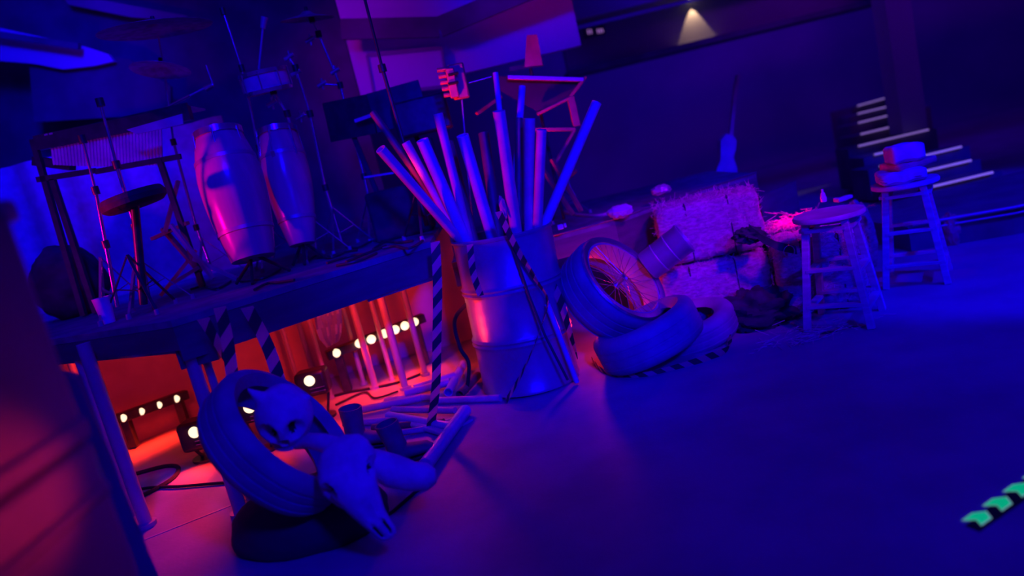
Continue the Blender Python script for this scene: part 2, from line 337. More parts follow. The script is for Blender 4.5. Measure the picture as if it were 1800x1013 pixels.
# platform on the right, lower
ZB = 0.72
rb = thing('stage_riser', (0.9, 4.8, 0), 'lower dark stage riser behind the oil drum and hay bales', 'stage riser')
b = MB(); pl = [Vector((-0.32, 4.45, ZB - .03)), D(1080, 385, 4.66), D(1205, 340, 5.15), Vector((1.95, 5.45, 0))]
for q in pl: q.z = ZB - .03
b.prism(pl + [Vector((1.95, 6.6, ZB - .03)), Vector((-0.32, 6.6, ZB - .03))], (0, 0, 0.03)); b.build('deck', 'deck', rb, smooth=0)
for i in range(3):
    b = MB(); p, q = pl[i], pl[i + 1]; n_ = Vector((-(q - p).y, (q - p).x, 0)).normalized() * .03
    hh = 0.72 if i else 0.12
    vs = [p, q, q - Vector((0, 0, hh)), p - Vector((0, 0, hh))]; b.loft([vs, [v + n_ for v in vs]]); b.build('fascia', 'fascia', rb, smooth=0)
b = MB(); b.cyl((-.25, 4.6, 0), (-.25, 4.6, ZB - .03), .022); b.build('leg', 'steel', rb)
b = MB(); b.tube([p + Vector((0, -.01, .035)) for p in pl], 0.006); b.build('edge_strip', 'chrome', rb)
b = MB(); p, q = D(1335, 346, 5.2), D(1398, 318, 5.5); b.prism([p, q, Vector((q.x, q.y, 0)), Vector((p.x, p.y, 0))], (0, .03, 0)); bd = b.build('leaning_board', 'fascia', smooth=0); tag(bd, 'dark board standing right of the upper bale with a bright top edge', 'board')
b = MB(); b.bar(p, q, .006); b.build('edge_strip', 'chrome', bd)
# panels closing the back of the crawl space
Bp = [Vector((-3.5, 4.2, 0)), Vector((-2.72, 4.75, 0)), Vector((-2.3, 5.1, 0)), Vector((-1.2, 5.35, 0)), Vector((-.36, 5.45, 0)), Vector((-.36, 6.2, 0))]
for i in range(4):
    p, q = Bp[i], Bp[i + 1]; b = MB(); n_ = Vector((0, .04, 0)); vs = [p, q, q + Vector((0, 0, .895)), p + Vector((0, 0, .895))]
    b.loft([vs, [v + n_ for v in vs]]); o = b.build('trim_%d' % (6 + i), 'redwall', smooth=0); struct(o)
# cloth hanging in the crawl space, blue light put into its colour
b = MB(); rings = []
pp = [D(553, 548, 4.6), D(572, 612, 4.55)]
rows = [(545, 552, 598), (562, 553, 600), (580, 556, 601), (597, 562, 600), (612, 575, 596)]
for py, xa, xb in rows:
    rr = []
    for k in range(12):
        t = k / 11; rr.append(D(xa + (xb - xa) * t, py - 12 * t, 4.55 + 0.02 * math.sin(t * 17 + py * .05)))
    rings.append(rr + [v + Vector((0, .012, 0)) for v in reversed(rr)])
b.loft(rings); tag(b.build('hanging_cloth', 'bluelitcloth'), 'blue-lit crumpled cloth hanging under the riser between the legs', 'cloth')

# ---------------------------------------------------------------- red stage lights under the riser, and added red fills
def led_bar(pts, Y0, Y1, label, en):
    P3 = [D(px, py, Y0 + (Y1 - Y0) * i / max(1, len(pts) - 1)) for i, (px, py) in enumerate(pts)]
    t = thing('led_bar', P3[0].lerp(P3[-1], .5), label, 'stage light', 'red stage light bars under the riser')
    dv = (P3[-1] - P3[0]).normalized()
    b = MB(); b.bar(P3[0] - dv * .07 + Vector((0, .045, 0)), P3[-1] + dv * .07 + Vector((0, .045, 0)), 0.07, 0.06); b.build('housing', 'blackmetal', t, bevel=.005)
    for i, p in enumerate(P3):
        b = MB(); b.lathe([(.001, 0), (.029, 0), (.029, .018), (.022, .026), (.001, .029)], place((0.05, -1, 0.05), p + Vector((0, .026, 0))), 18); b.build('lens', 'led', t)
        spot('led_glow', p + Vector((0.0, -0.07, 0)), p + Vector((0, -.3, -.7)), en, RED, 95, .8, .02)
    for e in (P3[0], P3[-1]):
        b = MB(); b.box((e.x, e.y + .05, e.z / 2), (.05, .05, max(.02, e.z - .03))); b.build('bracket', 'blackmetal', t)
    return t
led_bar([(212, 737), (244, 725.5), (275, 714), (306, 703)], 4.62, 4.88, 'black light bar with four glowing lamps at left under the riser', 9)
led_bar([(590, 622), (631, 605), (652, 598), (675, 588), (694, 581), (711, 574), (728, 567)], 4.72, 4.95, 'longer light bar of glowing lamps behind the riser legs', 6)
def par(px, py, Y, label, en, s=1.0, body=True):
    p = D(px, py, Y)
    t = thing('floor_light', (p.x, p.y, 0), label, 'stage light')
    b = MB(); c = p + Vector((0, .09 * s, -0.03 * s)); b.box(c, (.21 * s, .15 * s, .17 * s)); b.build('housing', 'blackmetal', t, bevel=.025 * s)
    b = MB(); b.lathe([(.001, 0), (.032, 0), (.032, .018), (.024, .026), (.001, .029)], place((0.05, -1, .05), p + Vector((0, .026, 0))), 18); b.build('lens', 'led', t)
    for k in range(2):
        b = MB(); b.bar(p + Vector((-.01, .008, -.05 - .022 * k)), p + Vector((.08, .008, -.05 - .022 * k)), .005); b.build('vent_slot', 'chrome', t)
    if p.z > .14:
        for sx in (-1, 1):
            b = MB(); b.bar(c + Vector((sx * .09 * s, 0, -.05)), (c.x + sx * .03, c.y, 0.012), .014); b.build('yoke', 'blackmetal', t)
        b = MB(); b.cyl((c.x, c.y, 0), (c.x, c.y, .015), .09 * s); b.build('base', 'blackmetal', t)
    spot('floor_light_glow', p + Vector((0, -.09, .0)), p + Vector((0, -.3, -.6)), en, RED, 95, .8, .02)
par(340, 762, 4.0, 'black floor light with one bright lamp left of the leaning tyre', 13)
par(543, 671, 4.25, 'small floor light glowing behind the leaning tyre rim', 12, .9)
par(437, 718, 3.9, 'small floor light seen through the hole of the leaning tyre', 9, .8)
spot('crawl_fill_left_back', (-2.1, 3.75, .82), (-2.5, 5.0, .25), 22, RED, 110, .9, .08)  # unseen fill added to redden the left back panel
spot('crawl_fill_mid_back', (-1.0, 4.0, .82), (-1.0, 5.3, .3), 46, RED, 120, .9, .08)  # likewise an added fill, for the middle back panel
spot('crawl_fill_right', (-0.8, 4.9, .8), (-0.6, 4.25, 0.0), 22, RED, 78, .6, .1)  # added red fill for the right end, no lamp seen there
spot('crawl_fill_out', (-1.9, 4.3, .8), (-1.95, 3.05, 0.0), 80, RED, 44, .8, .1)  # added spot spilling red onto the floor in front
point('fill_behind_wheel', D(1062, 520, 4.42), 3.0, (1, .01, .02), .03)  # unseen point added for the red showing through the wheel
point('fill_by_canister', D(1178, 395, 4.42), .8, (1, .0, .12), .04)  # added point for the magenta rim on the hay
point('fill_behind_hay', D(1385, 372, 4.5), 2.0, (1, .0, .1), .05)  # added point reddening the loose straw, no lamp there

# ---------------------------------------------------------------- tyres
def tyre_profile(R, w, ri):
    pr = []; sh = w / 2
    pr += [(ri, -sh * .62), (ri + .01, -sh * .72), (ri + (R - ri) * .45, -sh * .98), (R - .035, -sh * .95), (R - .012, -sh * .82), (R - .002, -sh * .62)]
    for g in (-.4, 0, .4):
        gg = g * sh
        pr += [(R, gg - .012), (R - .0035, gg - .010), (R - .0035, gg), (R, gg + .002)]
    pr += [(R - .002, sh * .62), (R - .012, sh * .82), (R - .035, sh * .95), (ri + (R - ri) * .45, sh * .98), (ri + .01, sh * .72), (ri, sh * .62)]
    pr += [(ri + .012, sh * .5), (R - .05, sh * .7), (R - .022, sh * .4), (R - .022, -sh * .4), (R - .05, -sh * .7), (ri + .012, -sh * .5)]
    return pr
def tyre(face_px, face_z, n, R, w, ri, label, name='tyre', Y=None):
    fc = D(*face_px, Y) if Y else G(*face_px, face_z); c = fc - n * (w / 2)
    b = MB(); b.lathe(tyre_profile(R, w, ri), place(n, c), 72, closed=True)
    o = b.build(name, 'rubber'); tag(o, label, 'tyre', 'worn tyres on the stage floor')
    return o, c
n1 = nlook(492, 742, .643, .766, .47)
tyre((519, 744), 0, n1, .312, .19, .228, 'bare tyre leaning open side up around the white horned skull', Y=2.72)
n2 = nlook(1098, 487, .70, .715, .52)
t2, c2 = tyre((1098, 487), .47, n2, .305, .24, .268, 'tyre holding the spoked wheel, propped on the tyres beside the drum')
n3 = nlook(1118, 548, -.46, .89, .2)
tyre((1122, 558), 0, n3, .295, .215, .18, 'smooth tyre lying slanted beneath the spoked wheel', Y=3.88)
n4 = Vector((-.16, -.05, 1)).normalized()
tyre((1203, 553), 0, n4, .27, .17, .16, 'rightmost tyre behind the smooth one, nearest the black jacket', Y=4.1)
# spoked wheel seated in the upper tyre
wf = c2 + n2 * .115
wh = thing('spoked_wheel', wf, 'spoked metal wheel with hub set in the propped tyre', 'wheel')
Mx = place(n2, wf)
point('fill_in_wheel', wf - n2 * .36, 1.6, (1, .02, .02), .02)  # unseen point added to redden the tyre below the wheel
b = MB(); b.lathe([(.262, -.012), (.285, -.006), (.29, .004), (.282, .012), (.27, .008), (.25, .006), (.245, -.006)], Mx, 72, closed=True); b.build('rim', 'chrome', wh)
b = MB(); b.lathe([(.235, -.12), (.245, -.12), (.248, -.10), (.248, .0), (.238, .0), (.235, -.09)], Mx, 72, closed=True); b.build('inner_rim', 'steel', wh)
b = MB(); b.lathe([(.001, -.075), (.02, -.075), (.022, -.07), (.012, -.06), (.012, -.01), (.022, 0), (.02, .008), (.001, .012)], Mx, 20); b.build('hub', 'chrome', wh)
for k in range(32):
    a = 2 * math.pi * k / 32; a2 = a + (0.35 if k % 2 else -0.35)
    p = Mx @ Vector((.02 * math.cos(a2), .02 * math.sin(a2), 0 if k % 4 < 2 else -.068)); q = Mx @ Vector((.247 * math.cos(a), .247 * math.sin(a), -.004))
    b = MB(); b.cyl(p, q, .0016, n=5); b.build('spoke', 'chrome', wh)

# ---------------------------------------------------------------- oil drum and the poles in it
dc = Vector((-0.015, 4.06, 0)); RD = .275; HD = .87
ax = Vector((.035, 0, 1)).normalized()
dr = thing('oil_drum', dc, 'upright metal oil drum packed with poles and tubes', 'oil drum')
Md = Matrix.Translation(dc + Vector((0, 0, .008))) @ frame(ax).to_4x4()
pf = [(.001, 0.0), (RD - .01, 0), (RD + .006, .006), (RD + .006, .02), (RD, .028)]
for hz in (.29, .58):
    pf += [(RD, hz - .03), (RD + .004, hz - .022), (RD + .011, hz - .012), (RD + .004, hz - .003), (RD + .001, hz), (RD + .004, hz + .003), (RD + .011, hz + .012), (RD + .004, hz + .022), (RD, hz + .03)]
pf += [(RD, HD - .02)]
pin = [(RD - .008, HD - .02), (RD - .008, .02), (.001, .02)]
b = MB(); b.lathe(pf + pin, Md, 64); b.build('drum_body', 'drum', dr)
b = MB(); b.lathe([(RD - .006, HD - .022), (RD + .007, HD - .02), (RD + .009, HD - .008), (RD + .002, HD), (RD - .008, HD - .006)], Md, 64, closed=True); b.build('drum_rim', 'drum', dr)
def hollow(b, a, c, r, n=20, wall=.8):
    a = Vector(a); c = Vector(c); L = (c - a).length; m = place(c - a, a)
    b.lathe([(r, 0), (r, L), (r * wall, L), (r * wall, L - .06), (.0005, L - .06)], m, n)
    b.m = 0
POLES = [  # top px, bottom px, Y of the top, radius, material, label
 ((669, 262), (802, 432), 3.72, .027, 'card', 'leftmost tube out of the drum, slanting far left with a bright red edge', 'cardboard_tube'),
 ((655, 198), (800, 415), 4.25, .02, 'darktube', 'thin dark rod behind the leftmost slanting tube', 'wooden_rod'),
 ((713, 250), (812, 430), 4.0, .024, 'card', 'purple-lit tube, second leaning left from the drum', 'cardboard_tube'),
 ((742, 246), (822, 430), 3.9, .032, 'cardblue', 'wide blue-lit pipe leaning left in the drum', 'plastic_pipe'),
 ((770, 200), (826, 430), 4.05, .026, 'card', 'pale violet tube standing tall in the drum left half', 'cardboard_tube'),
 ((790, 250), (838, 440), 4.3, .024, 'darktube', 'dark brown tube between the violet tube and thick tube', 'cardboard_tube'),
 ((813, 238), (872, 440), 3.86, .032, 'cardblue', 'thick dull tube with open top in the drum centre', 'plastic_pipe'),
 ((850, 235), (880, 440), 4.28, .03, 'darktube', 'dark red tube at the back middle of the drum', 'cardboard_tube'),
 ((871, 128), (903, 430), 4.2, .016, 'cardblue', 'tallest thin pole standing upright in the drum', 'wooden_pole'),
 ((877, 195), (912, 440), 3.88, .033, 'card', 'thick violet tube in front of the tallest pole', 'cardboard_tube'),
 ((918, 152), (898, 430), 4.3, .02, 'cardblue', 'slim pole right of the tallest, leaning slightly right', 'wooden_pole'),
 ((931, 208), (930, 440), 4.0, .03, 'card', 'pale tube upright in the right half of the drum', 'cardboard_tube'),
 ((952, 228), (943, 440), 3.92, .027, 'card', 'shorter pale tube at the right edge of the drum', 'cardboard_tube'),
 ((912, 208), (912, 440), 4.2, .022, 'darktube', 'thin brown tube behind the two pale upright tubes', 'cardboard_tube'),
 ((1049, 180), (938, 440), 4.15, .028, 'cardblue', 'long blue pipe leaning far right out of the drum', 'plastic_pipe')]
for (tp, bp_, Y, r, m, lab, nm) in POLES:
    top = D(*tp, Y); mid = D(*bp_, 4.06); 
    # keep inside the drum mouth
    d2 = Vector((mid.x - dc.x - .03, mid.y - dc.y, 0)); lim = RD - .01 - r - .02
    if d2.length > lim: d2 = d2.normalized() * lim; mid = Vector((dc.x + .03 + d2.x, dc.y + d2.y, mid.z))
    dv = (mid - top).normalized(); end = top + dv * ((top.z - .30) / -dv.z)
    e2 = Vector((end.x - dc.x, end.y - dc.y, 0)); lim2 = RD - .02 - r
    if e2.length > lim2:
        # stop where the pole meets the drum wall
        f0 = mid.copy()
        for s in range(200):
            q = f0 + dv * .005
            if Vector((q.x - dc.x - .03 * q.z, q.y - dc.y, 0)).length > lim2 + .004 or q.z < .05: break
            f0 = q
        end = f0
    b = MB(); hollow(b, end, top, r); tag(b.build(nm, m), lab, 'pole', 'poles and tubes in the oil drum')

# ---------------------------------------------------------------- hazard tape
def tape(pts, w, side, label, tw=None, n=24):
    pts = [Vector(p) for p in pts]; out = []
    for i in range(len(pts) - 1):
        p0 = pts[max(i - 1, 0)]; p1 = pts[i]; p2 = pts[i + 1]; p3 = pts[min(i + 2, len(pts) - 1)]
        for k in range(n):
            t = k / n; out.append(.5 * ((2 * p1) + (p2 - p0) * t + (2 * p0 - 5 * p1 + 4 * p2 - p3) * t * t + (3 * p1 - p0 - 3 * p2 + p3) * t ** 3))
    out.append(pts[-1]); tws = [tw * i / len(out) for i in range(len(out))] if tw else None
    b = MB(); b.ribbon(out, w, side, tws); return tag(b.build('hazard_tape', 'tape', smooth=0), label, 'tape', 'strips of striped hazard tape')
X = Vector((1, 0, 0))
tape([D(765, 425, 3.6), D(769, 500, 3.58), D(768, 600, 3.58), D(766, 680, 3.6), D(757, 752, 3.62)], .046, X, 'striped tape hanging straight down from the riser beside the drum')
tape([D(386, 540, 3.02), D(398, 590, 3.0), D(409, 665, 2.95)], .052, X, 'striped tape dropping from the riser corner to the leaning tyre')
tape([D(357, 560, 3.04), D(380, 600, 3.02), D(400, 640, 3.0)], .052, X, 'short twisted tape crossing the corner tape above the tyre', 1.0)
tape([D(434, 540, 3.2), D(462, 590, 3.18), D(482, 640, 3.1), D(498, 700, 3.0)], .056, X, 'striped tape slanting down from the riser edge behind the tyre')
tape([D(826, 430, 3.72), D(832, 480, 3.72), D(845, 520, 3.74)], .034, X, 'short tape stuck on the upper left of the drum')
tape([D(876, 372, 3.70), D(910, 440, 3.72), D(940, 490, 3.74), D(962, 530, 3.76), D(946, 590, 3.74), D(918, 655, 3.74), D(890, 705, 3.72)], .034, X, 'long tape sagging across the front of the drum to the floor', 2.6)
tape([D(965, 490, 3.95), D(985, 530, 3.85), D(1003, 590, 3.8), D(1014, 628, 3.85)], .045, X, 'torn tape between the drum and the propped tyre', 1.6)
tape([G(1040, 632, .02), G(1065, 655, .01), G(1120, 662, .006), G(1180, 650, .006), G(1245, 628, .02), G(1283, 608, .03), G(1270, 570, .06)], .04, Vector((0, .6, .8)), 'striped tape lying around the foot of the tyres', 1.2)
b = MB(); b.cyl(D(962, 535, 3.78), G(1014, 672, .012), .015); tag(b.build('plastic_pipe', 'cardblue'), 'short blue-lit pipe leaning on the lower right of the drum', 'pipe')
b = MB(); b.tube([D(898, 425, 3.75), D(930, 520, 3.745), D(958, 590, 3.7), D(998, 668, 3.7)], .007); tag(b.build('dark_strand', 'sack'), 'dark strand running slantwise down the drum to the floor', 'strand')  # thin dark tube along the dark line beside the pipe

# ---------------------------------------------------------------- tubes on the floor
FL = [((612, 725), (740, 700), .03, .022, 'card', 'bright red-lit tube at the back of the floor pile'),
 ((605, 745), (700, 738), .02, .02, 'card', 'short tube at the left end of the floor pile'),
 ((678, 704), (770, 697), .03, .02, 'card', 'tube lying straight beneath the striped hanging tape'),
 ((683, 731), (800, 752), .035, .024, 'cardblue', 'open-ended tube facing left in the pile centre'),
 ((697, 738), (790, 765), .02, .018, 'cardblue', 'narrow tube tucked under the open-ended one'),
 ((712, 692), (790, 672), .06, .024, 'card', 'tube with open end highest at the back of the pile'),
 ((728, 683), (800, 660), .07, .022, 'card', 'second open tube behind the highest one'),
 ((655, 752), (780, 742), .02, .018, 'darktube', 'dull brown tube at the front of the pile'),
 ((760, 705), (880, 700), .02, .02, 'card', 'tube reaching right toward the foot of the drum'),
 ((788, 690), (815, 640), .05, .026, 'cardblue', 'wide tube end against the drum foot'),
 ((808, 694), (840, 660), .04, .024, 'darktube', 'dark tube nearest the drum foot'),
 ((640, 770), (745, 755), .02, .016, 'card', 'thin stick in front of the floor pile'),
 ((690, 720), (800, 722), .05, .018, 'card', 'thin tube crossing the top of the pile')]
for a, c, h, r, m, lab in FL:
    p = G(*a, max(h, r)); q = G(*c, max(h, r)); b = MB(); hollow(b, q, p, r); tag(b.build('cardboard_tube', m), lab, 'tube', 'tubes heaped on the floor')
b = MB(); hollow(b, G(748, 818, .035), G(818, 722, .03), .033); tag(b.build('plastic_pipe', 'cardblue'), 'thick pale pipe lying on the floor pointing toward the drum', 'pipe')
b = MB(); b.bar(G(812, 748, .006), G(830, 738, .006), .012, .01); tag(b.build('wood_chip', 'card'), 'small pale splinter on the floor right of the thick pipe', 'splinter')

# ---------------------------------------------------------------- horned skull, cattle skull, bone, boots
def warp_sphere(c, rad, mtx, cavities, spikes=(), seg=64, rings=44, jit=.01):
    vs = []; fs = []; fm = []
    for i in range(rings + 1):
        th = math.pi * i / rings
        for j in range(seg):
            ph = 2 * math.pi * j / seg; d = Vector((math.sin(th) * math.cos(ph), math.sin(th) * math.sin(ph), math.cos(th)))
            s = 1 + jit * noise.noise(d * 4)
            # narrow toward the jaw (local -z), brow ridge
            wj = 1 - .28 * max(0, -d.z - .1)
            p = Vector((d.x * rad[0] * wj, d.y * rad[1] * (1 - .15 * max(0, -d.z)), d.z * rad[2])) * s
            dep = 0
            for cd, cr, cdep in cavities:
                a = d.angle(Vector(cd)); 
                if a < cr * 1.3: dep = max(dep, cdep * max(0, 1 - (a / (cr * 1.3)) ** 4))
            for sd, sr, sl in spikes:
                a = d.angle(Vector(sd))
                if a < sr: p += Vector(sd).normalized() * sl * (1 - a / sr) ** 1.5
            p = p * (1 - dep); vs.append(mtx @ p); fm.append(dep)
    for i in range(rings):
        for j in range(seg):
            k = (j + 1) % seg; f = (i * seg + j, i * seg + k, (i + 1) * seg + k, (i + 1) * seg + j); fs.append(f)
    return vs, fs, fm
sk = D(500, 733, 2.64)
yv = (Vector((0, 0, CAM_H)) - sk).normalized()            # skull faces the camera, a little down-left
face = nlook(500, 733, -.15, -1, .86)
upv = nlook(500, 733, -.22, .97, .3); xx = face.cross(upv).normalized() * -1; upv = xx.cross(face) * -1; 
xx = (upv.cross(face)).normalized(); upv = face.cross(xx).normalized()
Ms = Matrix.Translation(sk) @ Matrix((xx, -face, upv)).transposed().to_4x4()   # local -y is the face
cav = [((-.46, -.86, -.08), .27, .42), ((.46, -.86, -.08), .27, .42), ((0, -.9, -.45), .13, .3)]
vs, fs, fm = warp_sphere(sk, (.105, .115, .125), Ms, cav, [((-.62, -.1, .80), .27, .075), ((.85, .0, .5), .2, .02)])
hs = thing('horned_skull', sk, 'white horned skull mask lying inside the leaning tyre', 'skull')
b = MB(); b.add(vs, fs)
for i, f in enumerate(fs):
    if min(fm[k] for k in f) > .2: b.mi[i] = 1  # socket faces coloured black to stand for shade in the hollows
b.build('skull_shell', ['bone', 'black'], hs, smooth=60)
b = MB()
rows_ = []
for k in range(9):
    t = (k - 4) / 4; rows_.append([Ms @ Vector((t * .045 + .004 * math.cos(a), -.075 + .02 * t * t, -.085 + .016 * math.sin(a))) for a in (0, 1.57, 3.14, 4.71)])
b.loft(rows_); b.build('tooth_row', 'bone', hs)

def loft_skull():
    # stations from the crown to the muzzle in px, with half width, half height (m)
    S = [((592, 772), 2.50, .030, .02, 0), ((597, 782), 2.48, .075, .035, 0), ((603, 800), 2.455, .096, .05, .1), ((612, 826), 2.43, .100, .062, .3), ((621, 848), 2.41, .088, .062, .2),
         ((633, 872), 2.39, .070, .055, 0), ((645, 893), 2.38, .057, .048, 0), ((656, 910), 2.375, .046, .042, 0), ((668, 924), 2.37, .04, .034, 0), ((678, 936), 2.37, .037, .028, 0), ((685, 944), 2.37, .026, .018, 0), ((688, 948), 2.37, .006, .006, 0)]
    pts = [D(*s[0], s[1]) for s in S]; rings = []; n = 48; out = []
    import itertools
    # resample
    fine = []
    for i in range(len(S) - 1):
        for k in range(5):
            t = k / 5; fine.append((pts[i].lerp(pts[i + 1], t), S[i][2] * (1 - t) + S[i + 1][2] * t, S[i][3] * (1 - t) + S[i + 1][3] * t, (i + t) / (len(S) - 1)))
    fine.append((pts[-1], S[-1][2], S[-1][3], 1))
    ax = (pts[-1] - pts[0]).normalized(); top = nview(.12, .2, .95); side = top.cross(ax).normalized(); top = ax.cross(side).normalized()
    if top.dot(-_F) < 0: top = -top
    flags = []
    for c, w, h, t in fine:
        r = []; fl = []
        for j in range(n):
            a = 2 * math.pi * j / n; x = math.cos(a); y = math.sin(a)
            sx = math.copysign(abs(x) ** .8, x) * w; sy = math.copysign(abs(y) ** .8, y) * h
            # orbits on both upper flanks
            dep = 0
            for sgn in (-1, 1):
                u = (t - .335) / .055; v = (sgn * x - .82) / .22; q = u * u + v * v
                if q < 1 and y > -.4: dep = max(dep, .45 * (1 - q * q))
            # paired nasal slits toward the muzzle
            for sgn in (-1, 1):
                u = (t - .78) / .11; v = (sgn * x - .36) / .24; q = u * u + v * v
                if q < 1 and y > 0: dep = max(dep, .6 * (1 - q * q))
            ridge = 1 + .10 * math.exp(-((t - .27) / .06) ** 2) * (abs(x) > .6) + .03 * noise.noise(c * 30 + Vector((x, y, 0)) * 2)
            if y > 0: sy *= 1 - .35 * (abs(x) < .25) * (t > .5) * .3
            r.append(c + side * (sx * ridge * (1 - .7 * dep * (t < .5))) + top * (sy * (1 - dep * (1.3 if t > .5 else .7)))); fl.append(dep)
        rings.append(r); flags.append(fl)
    b = MB(); b.loft(rings)
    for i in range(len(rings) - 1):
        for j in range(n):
            if min(flags[i][j], flags[i + 1][j], flags[i][(j + 1) % n]) > .25: b.mi[i * n + j] = 1  # orbit and slit faces blackened in place of shade
    return b, pts, side, top
b, spts, sside, stop = loft_skull()
cs = thing('cattle_skull', spts[-2], 'pale cattle skull with long muzzle resting on the dark sack and floor', 'skull')
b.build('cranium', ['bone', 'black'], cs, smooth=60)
b = MB(); h0 = D(570, 785, 2.49); b.tube([D(600, 788, 2.49), D(570, 779, 2.52), D(545, 775, 2.56), D(520, 785, 2.6)], [.035, .034, .028, .012], 16); b.build('horn_core', 'bone', cs)
b = MB(); b.tube([D(570, 815, 2.46), D(567, 838, 2.44), D(578, 862, 2.43), D(600, 880, 2.42), D(625, 895, 2.41), D(650, 918, 2.4)], [.012, .022, .026, .024, .018, .01], 12); b.build('cheek_bone', 'bone', cs)
b = MB(); b.tube([D(628, 800, 2.58), D(655, 812, 2.6), D(690, 828, 2.6), D(725, 838, 2.6), D(752, 838, 2.6), D(766, 836, 2.6)], [.03, .05, .062, .055, .05, .025], 20)
tag(b.build('large_bone', 'bone'), 'thick pale club-shaped bone on the floor right of the cattle skull', 'bone')
# dark sack
def blob(name, c, rad, m, seed=0, amp=.12, freq=2.5, flat=0.0, rot=0, parent=None, rough=3):
    vs = []; fs = []; seg = 48; rings = 30; rz = Matrix.Rotation(rot, 3, 'Z')
    for i in range(rings + 1):
        th = math.pi * i / rings
        for j in range(seg):
            ph = 2 * math.pi * j / seg; d = Vector((math.sin(th) * math.cos(ph), math.sin(th) * math.sin(ph), math.cos(th)))
            s = 1 + amp * noise.noise(d * freq + Vector((seed, 0, 0))) + amp * .4 * noise.noise(d * freq * rough + Vector((0, seed, 0)))
            p = rz @ Vector((d.x * rad[0], d.y * rad[1], d.z * rad[2])) * s; q = Vector(c) + p
            if q.z < flat: q.z = flat
            vs.append(q)
    for i in range(rings):
        for j in range(seg): k = (j + 1) % seg; fs.append((i * seg + j, i * seg + k, (i + 1) * seg + k, (i + 1) * seg + j))
    b = MB(); b.add(vs, fs); return b.build(name, m, parent, smooth=60)
g = G(545, 915, .04); tag(blob('dark_sack', (g.x, g.y, .055), (.34, .24, .15), 'sack', 3, .08, 1.5, .001, -.2), 'flat dark sack on the floor beneath the tyre and cattle skull', 'sack')
b = MB(); b.tube([G(470, 955, .008), G(530, 965, .008), G(600, 950, .008), G(640, 935, .008), G(690, 900, .008), G(730, 865, .008), G(755, 850, .008)], .007); tag(b.build('black_cable', 'black'), 'thin black cable around the dark sack and cattle skull', 'cable')
# boots
def boot(px, py, z, lean, label, s=1.0):
    c = G(px, py, z); t = thing('work_boot', c, label, 'boot', 'dark boots behind the bone')
    b = MB(); R = Matrix.Rotation(lean, 3, 'Y')
    rings = []
    for (h, wx, wy, ox) in ((0, .05, .06, 0), (.03, .054, .064, 0), (.1, .05, .058, -.003), (.16, .056, .062, -.006), (.2, .058, .064, -.008), (.2, .05, .056, -.008), (.08, .044, .05, 0)):
        rings.append([c + R @ Vector((ox + wx * s * math.cos(a), wy * s * math.sin(a), h * s)) for a in [2 * math.pi * i / 20 for i in range(20)]])
    b.loft(rings); b.build('boot_shaft', 'boot', t)
    b = MB(); rings = []
    for (x, wy, h) in ((-.055, .03, .05), (-.04, .048, .07), (.03, .05, .075), (.09, .055, .06), (.14, .05, .05), (.165, .025, .03)):
        rings.append([c + R @ Vector((x * s, wy * s * math.cos(a), (h / 2 + h / 2 * math.sin(a)) * s)) for a in [2 * math.pi * i / 16 for i in range(16)]])
    b.loft(rings); b.build('boot_foot', 'boot', t)
    b = MB(); b.box(c + R @ Vector((.05 * s, 0, -.008)), (.21 * s, .09 * s, .018), R); b.build('boot_sole', 'blackmetal', t, bevel=.006)
boot(628, 782, .03, .12, 'tall dark boot standing left behind the pale bone', 1.0)
boot(707, 808, .03, -.1, 'dark boot right of the taller one, toe toward the pipe', .95)

# ---------------------------------------------------------------- floor cables under the riser
def cable(pts, r, label, m='black'):
    pts = [Vector(p) for p in pts]; out = []
    for i in range(len(pts) - 1):
        p0 = pts[max(i - 1, 0)]; p1 = pts[i]; p2 = pts[i + 1]; p3 = pts[min(i + 2, len(pts) - 1)]
        for k in range(8):
            t = k / 8; out.append(.5 * ((2 * p1) + (p2 - p0) * t + (2 * p0 - 5 * p1 + 4 * p2 - p3) * t * t + (3 * p1 - p0 - 3 * p2 + p3) * t ** 3))
    out.append(pts[-1]); b = MB(); b.tube(out, r); return tag(b.build('cable', m), label, 'cable', 'black cables on the floor and riser')
cable([G(212, 842, .01), G(240, 833, .01), G(290, 820, .01), G(313, 822, .01), G(305, 840, .01), G(270, 862, .01), G(235, 878, .01)], .012, 'looped cable on the red-lit floor left of the tyre')
cable([G(205, 870, .01), G(260, 858, .01), G(320, 855, .01), G(380, 850, .01), G(450, 845, .01)], .008, 'cable running level under the riser behind the tyre')
cable([G(575, 700, .01), G(610, 690, .01), G(650, 683, .01), G(700, 672, .01), G(745, 655, .01)], .009, 'cable winding behind the heap of tubes')
cable([G(590, 712, .01), G(640, 690, .01), G(660, 700, .01), G(700, 688, .01)], .007, 'short kinked cable left of the heap of tubes')
cable([D(838, 520, 3.9), D(800, 560, 4.2), D(808, 610, 4.2), D(824, 640, 4.15), G(820, 690, .02)], .012, 'cable dropping behind the left side of the drum')

